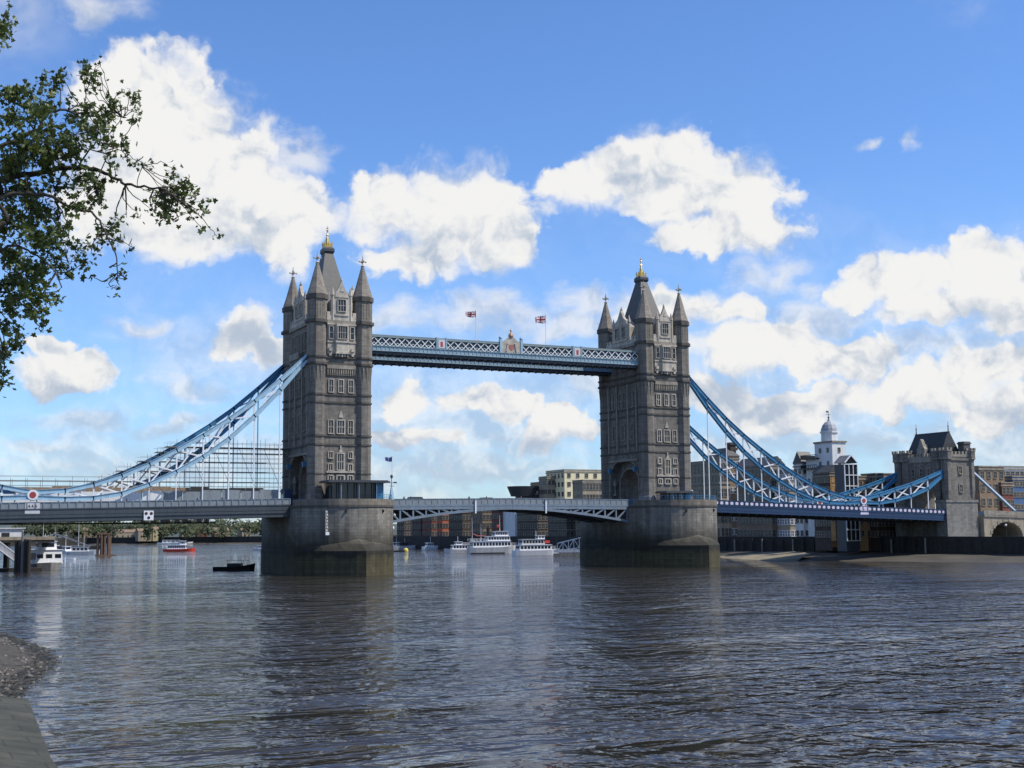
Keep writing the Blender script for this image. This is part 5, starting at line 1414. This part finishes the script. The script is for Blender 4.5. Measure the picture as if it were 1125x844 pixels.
p = atz(441, 606.5); t = thing('mooring_buoy', 'yellow buoy beside a dark float at the right edge of the left pier', 'buoy', (p.x, p.y, 0)); m = M(); m.rings([(.6, -.3), (1.0, .1), (1.0, 1.0), (.5, 1.5), (.2, 1.6)], 10, (2.0, 0)); m.build('buoy', mat('buoy_yellow', (.75, .6, .1), .5, .1, 2), t); m = M(); m.box(-5, 1, -1, 1, -.2, .7); m.build('float', black, t)
for k, (u, v, L) in enumerate([(442, 601.5, 9), (456, 602, 11), (468, 601.5, 9), (480, 602, 12), (491, 603, 8)]):
    p = atz(u, v)
    if p.x > 148: p = Vector((147, p.y, 0))
    t = thing('moored_boat', ['small white boat moored nearest the left pier, far under the drawbridge', 'grey white boat, second from the left pier in the far moored row', 'small pale boat, third in the far moored row', 'longer pale barge, fourth in the far moored row', 'little boat at the right end of the far moored row'][k], 'boat', (p.x, p.y, 0), R(-30+8*k), 'far row of moored boats')
    hull(L, 3.2, 1.2).build('hull', [white, offwhite, black, offwhite, white][k], t); cabin(t, -L*.3, L*.15, 1.2, 1.2, 2.9, [offwhite, white, white, darkcl, white][k], 3); mast(t, 0, 2.5, 5+k % 3)

# ------------------------------------------------------------------ landing stage at the left
def pile(label, p, h, r=.45, grp='timber piles of the left landing stage', m_=None):
    m = M(); m.rings([(r, -3), (r*.95, h-.15), (r*.6, h)], 9); o = m.build('mooring_pile', m_ or darktimber, None, (p[0], p[1], 0)); tag(o, label, 'pile', grp)
base = atz(24, 628)
t = thing('landing_stage', 'dark landing stage with a white cabin at the left edge under the span', 'pier', (base.x, base.y, 0))
m = M(); m.box(-22, 7.5, 2, 12, 6.9, 7.5); m.build('deck', darktimber, t)
m = M(); m.box(-22, 7.6, 1.9, 2.05, 7.5, 8.3); m.build('edge_beam', stonew, t)
m = M()
for k in range(7):
    for y in (2.6, 11): m.rings([(.4, -3), (.4, 6.9)], 8, (-20+k*3.4, y))
m.build('trestle', darktimber, t)
m = M(); m.box(-22, 0.4, 3, 10, 7.5, 10.2); cb = m.build('cabin', whiter, t)
for k in range(4):
    m = M(); m.box(-.9, .9, -.04, .04, -.6, .6); m.build('window', glass, cb, (-17.5+k*4.6, 2.97, 8.7))
m = M(); m.box(-22.4, .8, 2.6, 10.4, 10.2, 10.5); m.build('roof', offwhite, t)
m = M(); m.box(-22, 4.6, 0.5, 4.5, -.4, .8); m.build('pontoon', darktimber, t)
for k, (du, h) in enumerate([(17.5, 7.4), (21, 7.6), (23.5, 9.8), (27.5, 7.8), (31, 7.7)]):
    p = atz(du, 629)
    pile(['leftmost dark pile beside the white gangway', 'second dark pile from the gangway', 'slim tall grey pile among the dark ones', 'fourth dark pile from the gangway', 'dark pile nearest the white tour boat'][k], p, h, .5 if k != 2 else .28, m_=darktimber if k != 2 else galv)
t = thing('gangway', 'white railed gangway sloping down to the water at the left edge', 'gangway', (0, 0, 0))
a, b = atz(-14, 600, 7.5), atz(17, 624, 1.0)
a = aty(-14, 594, base.y-2); b = aty(17, 617, base.y-2)
m = M(); 
for dy in (0, 1.8):
    A_, B_ = a+Vector((0, dy, 0)), b+Vector((0, dy, 0)); m.bar(A_+Vector((0, 0, .0)), B_, .2); m.bar(A_+Vector((0, 0, 1.9)), B_+Vector((0, 0, 1.9)), .22)
    for k in range(22):
        q = A_.lerp(B_, k/21); m.bar(q, q+Vector((0, 0, 1.9)), .09)
m.build('railing', white, t)
m = M(); m.bar(a+Vector((0, .9, -.1)), b+Vector((0, .9, -.1)), 1.8, .2, (0, 0, 1)); m.build('walkway', darktimber, t)
m = M(); m.bar(a+Vector((0, .1, .95)), b+Vector((0, .1, .95)), .04, 1.5, (0, 0, 1)); m.build('mesh_panel', offwhite, t)
# dolphin piles out in the river
p = atz(113.5, 611)
t = thing('dolphin', 'cluster of rusty timber dolphin piles standing in the river at the left', 'piles', (p.x, p.y, 0))
for k, (dx, dy) in enumerate([(-2.2, 0), (-1, -.8), (.3, -.5), (1.6, -.9), (2.4, .2), (0, 1)]):
    m = M(); m.rings([(.55, -3), (.5, 8.6+(k % 3)*.5)], 8, (dx, dy)); m.build('pile', iron if k % 2 else timber, t)
m = M(); m.box(-2.8, 2.9, -1.3, 1.2, 8.4, 8.9); m.box(-2.9, 4.6, -1.4, 1.3, -.2, .5); m.build('cap_beam', timber, t)
# boats and pontoon behind the tour boat
for k, (u, v, L, mm) in enumerate([(60, 606, 12, white), (72, 608, 11, white), (92, 609, 14, offwhite), (78, 615, 3.0, white), (150, 597.6, 16, offwhite), (186, 597.6, 26, white)]):
    p = atz(u, v)
    t = thing('moored_boat', ['white cruiser just above the tour boat at the left', 'white yacht with a mast between the tour boat and the dolphin piles', 'long low pale boat left of the dolphin piles', 'tiny dinghy floating right of the tour boat', 'pale barge far off below the left span', 'long white river bus far off behind the red ferry'][k], 'boat', (p.x, p.y if k < 4 else p.y-20, 0), R([-40, 100, -15, -20, -15, -15][k]))
    hull(L, min(4, L*.35), 1.2 if L > 4 else .5).build('hull', mm, t)
    if L > 4: cabin(t, -L*.35, L*.15, 1.4, 1.2, 3.0, mm, 4); mast(t, 0, 3, 4.2 if k > 3 else 12-2*k)
p = atz(88, 606)
t = thing('marina_pontoon', 'low pontoon with a sloping ramp left of the dolphin piles', 'pontoon', (p.x, p.y, 0), R(-20))
m = M(); m.box(-14, 12, -1.5, 1.5, -.2, .9); m.build('float', offwhite, t)
m = M(); m.bar((-13, 0, 9), (6, 0, 2), 1.6, .5); m.build('ramp', galv, t)
m = M(); m.box(-12, 10, -1.0, 1.0, .9, 2.6); m.build('cover', darktimber, t)
for k, u in enumerate((30, 47, 62, 86)):
    p = atz(u, 604)
    m = M(); m.tube([(0, 0, 0), (0, 0, 14+k % 2*3)], [.16, .08], 6); o = m.build('mast', white if k % 2 else galv, None, p); tag(o, ['slim mast above the landing stage at the left', 'white mast just left of the tour boat wheelhouse', 'grey mast above the white cruiser', 'white mast between the cruiser and the dolphin piles'][k], 'mast', 'masts behind the landing stage')

# ------------------------------------------------------------------ people and vehicles on the bridge
def person(label, x, y, z, rz, top, leg, stride=.2, arm=.15):
    me = bpy.data.meshes.new('person'); bm = bmesh.new(); V = {}
    def j(n, p, r): v = bm.verts.new(p); V[n] = (v, r); return v
    P_ = dict(pel=((0, 0, .95), .15), wa=((0, 0, 1.12), .14), ch=((0, 0, 1.34), .17), nk=((0, 0, 1.48), .065), hd=((.01, 0, 1.60), .10), hd2=((.01, 0, 1.70), .085),
              hl=((0, .1, .9), .10), kl=((stride*.5+.03, .1, .5), .07), al=((stride*.6, .1, .09), .05), fl=((stride*.6+.16, .1, .04), .04),
              hr=((0, -.1, .9), .10), kr=((-stride*.4+.03, -.1, .5), .07), ar=((-stride*.8, -.1, .1), .05), fr=((-stride*.8+.15, -.1, .04), .04),
              sl=((0, .19, 1.42), .07), el=((-arm, .25, 1.15), .05), wl=((-arm+.1, .26, .92), .04), hnl=((-arm+.13, .26, .83), .035),
              sr=((0, -.19, 1.42), .07), er=((arm*.5, -.25, 1.15), .05), wr=((arm+.12, -.26, .94), .04), hnr=((arm+.16, -.26, .85), .035))
    for n, (p, r) in P_.items(): j(n, p, r)
    for a, b in [('pel','wa'),('wa','ch'),('ch','nk'),('nk','hd'),('hd','hd2'),('pel','hl'),('hl','kl'),('kl','al'),('al','fl'),('pel','hr'),('hr','kr'),('kr','ar'),('ar','fr'),('ch','sl'),('sl','el'),('el','wl'),('wl','hnl'),('ch','sr'),('sr','er'),('er','wr'),('wr','hnr')]:
        bm.edges.new((V[a][0], V[b][0]))
    bm.to_mesh(me); names = list(P_); bm.free()
    o = bpy.data.objects.new('person', me); col.objects.link(o)
    md = o.modifiers.new('skin', 'SKIN'); 
    if not me.skin_vertices: me.attributes.new('x', 'FLOAT', 'POINT')
    for i, n in enumerate(names):
        s_ = me.skin_vertices[0].data[i]; s_.radius = (P_[n][1], P_[n][1]); s_.use_root = (i == 0)
    o.modifiers.new('sub', 'SUBSURF').levels = 1
    dg = bpy.context.evaluated_depsgraph_get(); em = bpy.data.meshes.new_from_object(o.evaluated_get(dg)); o.modifiers.clear(); o.data = em
    sk = mat('skin', (.45, .27, .19), .6, .1, 4)
    em.materials.clear()
    for m_ in (top, leg, sk, mat('hair', (.03, .02, .015), .7, .2, 4)): em.materials.append(m_)
    for p in em.polygons:
        c = p.center; p.use_smooth = True
        p.material_index = 3 if (c.z > 1.66 or (c.z > 1.54 and c.x < -.02)) else 2 if (c.z > 1.46 or (abs(c.y) > .2 and c.z < .96)) else 0 if c.z > .93 else 1
    o.location = (x, y, z); o.rotation_euler = (0, 0, rz)
    return tag(o, label, 'person', 'people walking on the bridge')
try:
    cl = [mat('cloth_dark', (.03, .03, .035), .9, .2, 4), mat('cloth_blue', (.04, .07, .16), .9, .2, 4), mat('cloth_red', (.30, .05, .05), .9, .2, 4), mat('cloth_grey', (.2, .2, .2), .9, .2, 4), mat('cloth_white', (.6, .6, .58), .9, .1, 4)]
    spec = [(15.4, 14.75, 0, 0, 1, 'person in dark clothes walking on the drawbridge just right of the left pier'), (17.0, 14.75, PI, 1, 0, 'person in a blue top close behind the walker by the left pier'),
            (31.0, 14.85, 0, 0, 0, 'person in black walking left of the drawbridge joint'), (35.3, 14.85, PI, 2, 1, 'person in a red top near the drawbridge joint'), (44.0, 14.85, 0, 3, 0, 'person in grey walking right of the drawbridge joint'),
            (-29.5, 14.4, 0, 0, 1, 'person in black walking on the left span below the scaffolding'), (-24.5, 14.45, PI, 0, 0, 'person in dark clothes nearer the left tower'), (-18.6, 14.5, 0, 1, 0, 'person in blue on the left span nearest the tower'),
            (-50.0, 13.95, PI, 4, 1, 'person in a white top by the hoarding right of the round emblem'), (-43.5, 14.1, 0, 0, 1, 'person in black further right along the hoarding')]
    for x, z, rz, a, b, lb in spec: person(lb, x, -7.6, z, rz, cl[a], cl[b], .25, .15)
except Exception as e:
    print('PEOPLE', e)
def car(label, cat, x, y, z, L, H_, m_):
    t = thing(cat.replace(' ', '_'), label, cat, (x, y, z))
    m = M(); hz = H_*.5
    m.ext([(-L/2, .35), (L/2, .35), (L/2, hz), (L/2-.1, hz+.05), (L*.3, hz+.1), (L*.18, H_-.05), (L*.12, H_), (-L*.42, H_), (-L*.48, H_*.8), (-L/2, hz)], 'y', -.85, .85); m.build('body', m_, t)
    for s_ in (-1, 1):
        g = M(); g.ext([(L*.26, hz+.12), (L*.15, H_-.15), (-L*.40, H_-.15), (-L*.43, hz+.12)], 'y', s_*.86-.01, s_*.86+.01); g.build('window', glass, t)
        for xx in (-L*.3, L*.3):
            g = M(); g.tf = lambda p: (p[0], p[2], p[1]); g.rings([(.33, s_*.85-.1), (.33, s_*.85+.05)], 12, (xx, .33)); g.build('wheel', black, t)
    return t
car('dark estate car crossing left of the drawbridge joint, only its roof above the parapet', 'car', 20.5, -2.8, 14.65, 4.6, 1.75, mat('coach_dark', (.06, .06, .065), .4, .1, 2))
car('dark hatchback crossing right of the drawbridge joint', 'car', 38, -2.8, 14.8, 4.2, 1.5, black)

# street lamps on the drawbridge approaches, right span globe lights
for k in range(4):
    s = 20+k*9; z = zr(s, .033)
    t = thing('bridge_lamp', ['globe bridge lamp closest to the right tower', 'second globe lamp from the right tower', 'third globe lamp from the right tower', 'fourth globe lamp from the right tower'][k], 'lamp', (82.3+s, 9.2, z), 0, 'lamps on the right span')
    m = M(); m.rings([(.12, 1.2), (.06, 4.0)], 8); m.build('post', chainblue, t); m = M(); m.ball((0, 0, 4.2), .28); m.build('globe', white, t)

# ------------------------------------------------------------------ overhanging plane tree
TD = 24.0
rt_ = random.Random(21)
bark = mat('bark', (.05, .042, .032), .9, .35, 3, .6)
leafm = mat('leaf', (.036, .060, .012), .5, .3, 1.2, c2=(.13, .17, .035))
lt = leafm.node_tree; lb = lt.nodes['Principled BSDF']
tl_ = lt.nodes.new('ShaderNodeBsdfTranslucent'); mxs = lt.nodes.new('ShaderNodeMixShader'); mxs.inputs[0].default_value = .25
lt.links.new(lb.inputs['Base Color'].links[0].from_socket, tl_.inputs[0]); lt.links.new(lb.outputs[0], mxs.inputs[1]); lt.links.new(tl_.outputs[0], mxs.inputs[2]); lt.links.new(mxs.outputs[0], lt.nodes['Material Output'].inputs[0])
TB = Vector((-95.0, -246.5, 7.4))
tree = thing('plane_tree', 'plane tree overhanging from the left edge, leafy branches against the sky', 'tree', TB)
tk = M(); fork = Vector((-94.4, -246.3, 13.0))-TB
tk.tube([(0, 0, -.2), (.05, 0, .6), (.2, .1, 3), fork], [.75, .52, .45, .40], 12)
tk.build('trunk', bark, tree)
def PX(u, v, d=TD): return atd(u, v, d)-TB
def curve(pts, sub=6, jit=.06):
    out = []
    for i in range(len(pts)-1):
        p0 = pts[max(0, i-1)]; p1 = pts[i]; p2 = pts[i+1]; p3 = pts[min(len(pts)-1, i+2)]
        for k in range(sub):
            s = k/sub; a = p1*2; b = (p2-p0)*s; c = (p0*2-p1*5+p2*4-p3)*s*s; d = (p1*3-p0-p2*3+p3)*s**3
            q = (a+b+c+d)*.5; q = q+Vector((rt_.gauss(0, jit), rt_.gauss(0, jit), rt_.gauss(0, jit)))*(.6 if i else .2); out.append(q)
    out.append(pts[-1]); return out
limbs = []
def limb(pxs, r0, r1, d0=0.0, d1=0.0, root=None):
    n = len(pxs); pts = [PX(u, v, TD+d0+(d1-d0)*i/(n-1)) for i, (u, v) in enumerate(pxs)]
    if root is not None: pts = [root]+pts
    c = curve(pts, 6, .02)
    rad = [(r0+(r1-r0)*(i/(len(c)-1))**.45)*.8 for i in range(len(c))]
    m = M(); m.tube(c, rad, 6); m.build('limb', bark, tree, smooth=True)
    limbs.append([(p, r) for p, r in zip(c, rad)])
limb([(-60, 230), (0, 198), (40, 190), (85, 184), (112, 190), (132, 199), (150, 205), (176, 206)], .14, .02, 0, -1.5, fork)
limb([(-60, 190), (-10, 165), (38, 145), (50, 128), (66, 121), (92, 127), (122, 126), (140, 118)], .10, .012, .5, .5, fork)
limb([(-50, 260), (0, 218), (45, 214), (80, 228), (104, 236), (118, 262), (128, 285), (130, 312)], .09, .010, -1, -1.5, fork)
limb([(-60, 320), (-20, 290), (15, 270), (45, 285), (62, 300)], .09, .012, -.5, -1, fork)
limb([(-60, 340), (-30, 330), (0, 320), (20, 330), (38, 350), (44, 365)], .07, .010, .3, 0, fork)
limb([(-50, 380), (-20, 360), (-2, 365), (4, 395), (3, 425)], .06, .010, -.5, 0, fork)
limb([(-70, 140), (-30, 110), (0, 105), (15, 95), (30, 100), (48, 112)], .08, .010, 1, 1, fork)
limb([(-70, 90), (-30, 40), (-10, 30), (6, 28)], .08, .010, 1, 1, fork)
limb([(38, 145), (42, 165), (30, 175), (10, 170), (-10, 190)], .05, .03, .2, 0)
limb([(85, 184), (102, 160), (118, 148), (136, 128)], .03, .008, -.5, -.5)
limb([(66, 121), (66, 100), (64, 82)], .02, .006, .5, .5)
limb([(92, 127), (94, 105), (104, 80), (112, 66)], .02, .006, .5, .6)
limb([(104, 205), (122, 165), (140, 170), (156, 183)], .02, .006, -1, -1)
limb([(70, 186), (60, 215), (75, 250), (70, 275)], .03, .008, 0, 0)
limb([(-120, 100), (-200, -40), (-260, -120)], .2, .05, 1, 2, fork)
limb([(-140, 200), (-260, 200), (-380, 160)], .2, .05, 1, 3, fork)
limb([(-100, 60), (-120, -90), (-150, -220)], .2, .05, 0, -1, fork)
# leaves: (u, v, ru, rv, count)
lc = [(4, 28, 10, 16, 45), (3, 38, 5, 8, 15),
      (18, 105, 18, 14, 60), (48, 88, 7, 7, 12), (32, 95, 9, 8, 15), (64, 84, 9, 10, 32), (92, 82, 12, 12, 45), (110, 68, 5, 5, 7), (105, 78, 5, 4, 8), (96, 98, 9, 6, 14), (56, 102, 8, 8, 16), (110, 84, 6, 6, 8),
      (140, 102, 4, 5, 9), (149, 112, 7, 6, 14), (150, 124, 5, 8, 10), (150, 134, 7, 4, 9), (76, 105, 5, 5, 6), (108, 90, 4, 4, 5),
      (16, 128, 20, 12, 60), (40, 120, 12, 16, 60), (60, 118, 5, 6, 8), (98, 118, 16, 10, 60), (122, 122, 14, 14, 75), (126, 108, 5, 5, 10), (86, 133, 18, 10, 60), (108, 140, 18, 14, 80), (82, 148, 22, 12, 85), (58, 152, 22, 16, 95), (28, 158, 28, 14, 110), (120, 155, 10, 12, 35), (136, 158, 12, 6, 20), (118, 172, 8, 6, 14),
      (150, 178, 8, 4, 8), (158, 182, 6, 7, 10), (126, 186, 7, 5, 12), (140, 172, 6, 3, 5),
      (14, 180, 24, 16, 110), (45, 178, 26, 14, 100), (78, 168, 18, 14, 60), (84, 198, 24, 12, 65), (108, 205, 12, 14, 60), (60, 205, 26, 14, 85), (20, 210, 28, 16, 120), (105, 222, 12, 10, 30), (40, 232, 30, 16, 125), (80, 226, 16, 12, 40), (10, 245, 26, 18, 130), (118, 250, 12, 8, 25), (108, 262, 16, 6, 24), (132, 262, 12, 4, 12), (142, 270, 6, 3, 6),
      (70, 250, 18, 14, 55), (48, 262, 24, 16, 100), (14, 280, 26, 18, 130), (60, 282, 20, 12, 60), (84, 278, 14, 10, 35), (100, 270, 12, 8, 25), (94, 288, 10, 6, 16), (72, 300, 14, 8, 30), (36, 300, 24, 16, 90), (6, 310, 20, 18, 90), (100, 303, 4, 4, 7), (128, 305, 6, 5, 9), (126, 316, 6, 4, 8), (130, 292, 3, 6, 5),
      (32, 322, 20, 12, 65), (50, 322, 8, 10, 26), (10, 335, 18, 14, 55), (46, 340, 8, 8, 16), (48, 356, 4, 7, 9), (30, 340, 12, 7, 16), (8, 360, 12, 12, 34), (14, 376, 10, 7, 26), (2, 392, 8, 10, 20), (4, 408, 6, 6, 10), (2, 422, 6, 6, 14), (5, 385, 6, 8, 8),
      (190, 186, 4, 4, 8), (191, 192, 6, 4, 12), (204, 202, 14, 8, 48), (196, 214, 20, 10, 72), (176, 214, 12, 8, 32), (184, 228, 14, 8, 40), (212, 222, 12, 8, 34), (224, 232, 9, 5, 16), (178, 240, 9, 6, 16), (196, 238, 10, 6, 18), (165, 230, 8, 4, 8), (152, 236, 6, 3, 7), (138, 236, 4, 3, 6), (222, 250, 3, 6, 5), (236, 257, 5, 3, 6), (130, 240, 6, 6, 8), (190, 222, 16, 10, 30)]
lm = M(); tw = M()
allp = [(p, r) for L_ in limbs for p, r in L_]
def leaf(p, s):
    n_ = Vector((rt_.gauss(0, 1), rt_.gauss(0, 1), rt_.gauss(.6, .9))).normalized()
    u_ = n_.orthogonal().normalized(); a = rt_.random()*2*PI; v_ = n_.cross(u_); x = u_*math.cos(a)+v_*math.sin(a); y = n_.cross(x)
    fold = n_*s*rt_.uniform(.05, .3)
    # five lobed outline in two halves folded on the midrib
    c0 = p; tip = p+x*s
    L1 = [p-x*s*.15+y*s*.25+fold*.4, p-x*s*.05+y*s*.62+fold, p+x*s*.28+y*s*.38+fold*.5, p+x*s*.55+y*s*.55+fold, p+x*s*.62+y*s*.22+fold*.3]
    R1 = [q-y*(q-p).dot(y)*2 for q in L1]
    lm.add([c0]+L1+[tip], [(0,1,2,3),(0,3,4,5),(0,5,6)]) ; lm.add([c0]+R1+[tip], [(3,2,1,0),(5,4,3,0),(6,5,0)])
for (u, v, ru, rv, n) in lc:
    dd = rt_.uniform(-1.6, 1.4) if u < 90 else rt_.uniform(-1.3, -.3)
    c = PX(u, v, TD+dd)
    near = min(allp, key=lambda q: (q[0]-c).length)
    mid = (near[0]+c)*.5+Vector((rt_.gauss(0, .12), rt_.gauss(0, .12), rt_.gauss(-.05, .1)))
    cu = curve([near[0], mid, c], 5, .02); tw.tube(cu, [max(.005, min(near[1], .012)*(1-i/len(cu))+.004) for i in range(len(cu))], 4)
    sx, sy = ru*TD/F, rv*TD/F
    tips = []
    for k in range(max(2, n//5)):
        q = c+rt*rt_.gauss(0, sx*.55)+Vector((0, 0, 1))*rt_.gauss(0, sy*.55)+Vector((0, 1, 0))*rt_.gauss(0, max(sx, sy)*.8); tips.append(q)
        md = (c+q)*.5+Vector((rt_.gauss(0, .04), rt_.gauss(0, .04), rt_.gauss(0, .04))); tw.tube([c, md, q], [.006, .005, .004], 4)
    for k in range(int(n*(2.1 if u < 60 else 1.25 if u < 90 else 1.0))):
        q = rt_.choice(tips); q2 = q+(c-q)*rt_.random()*.5
        leaf(q2+Vector((rt_.gauss(0, .075), rt_.gauss(0, .075), rt_.gauss(-.03, .075))), rt_.uniform(.05, .105))
# the rest of the crown, outside the picture
for k in range(150):
    u = rt_.uniform(-420, -20); v = rt_.uniform(-260, 380); d = TD+rt_.uniform(-4, 5)
    if (u+170)**2/250**2+(v-60)**2/330**2 > 1: continue
    c = PX(u, v, d)
    near = min(allp[::3], key=lambda q: (q[0]-c).length); tw.tube([near[0], (near[0]+c)*.5+Vector((0, 0, .1)), c], [.02, .012, .006], 4)
    for j in range(50): leaf(c+Vector((rt_.gauss(0, .35), rt_.gauss(0, .35), rt_.gauss(0, .3))), rt_.uniform(.06, .13))
tw.build('twigs', bark, tree); lm.build('crown', leafm, tree)
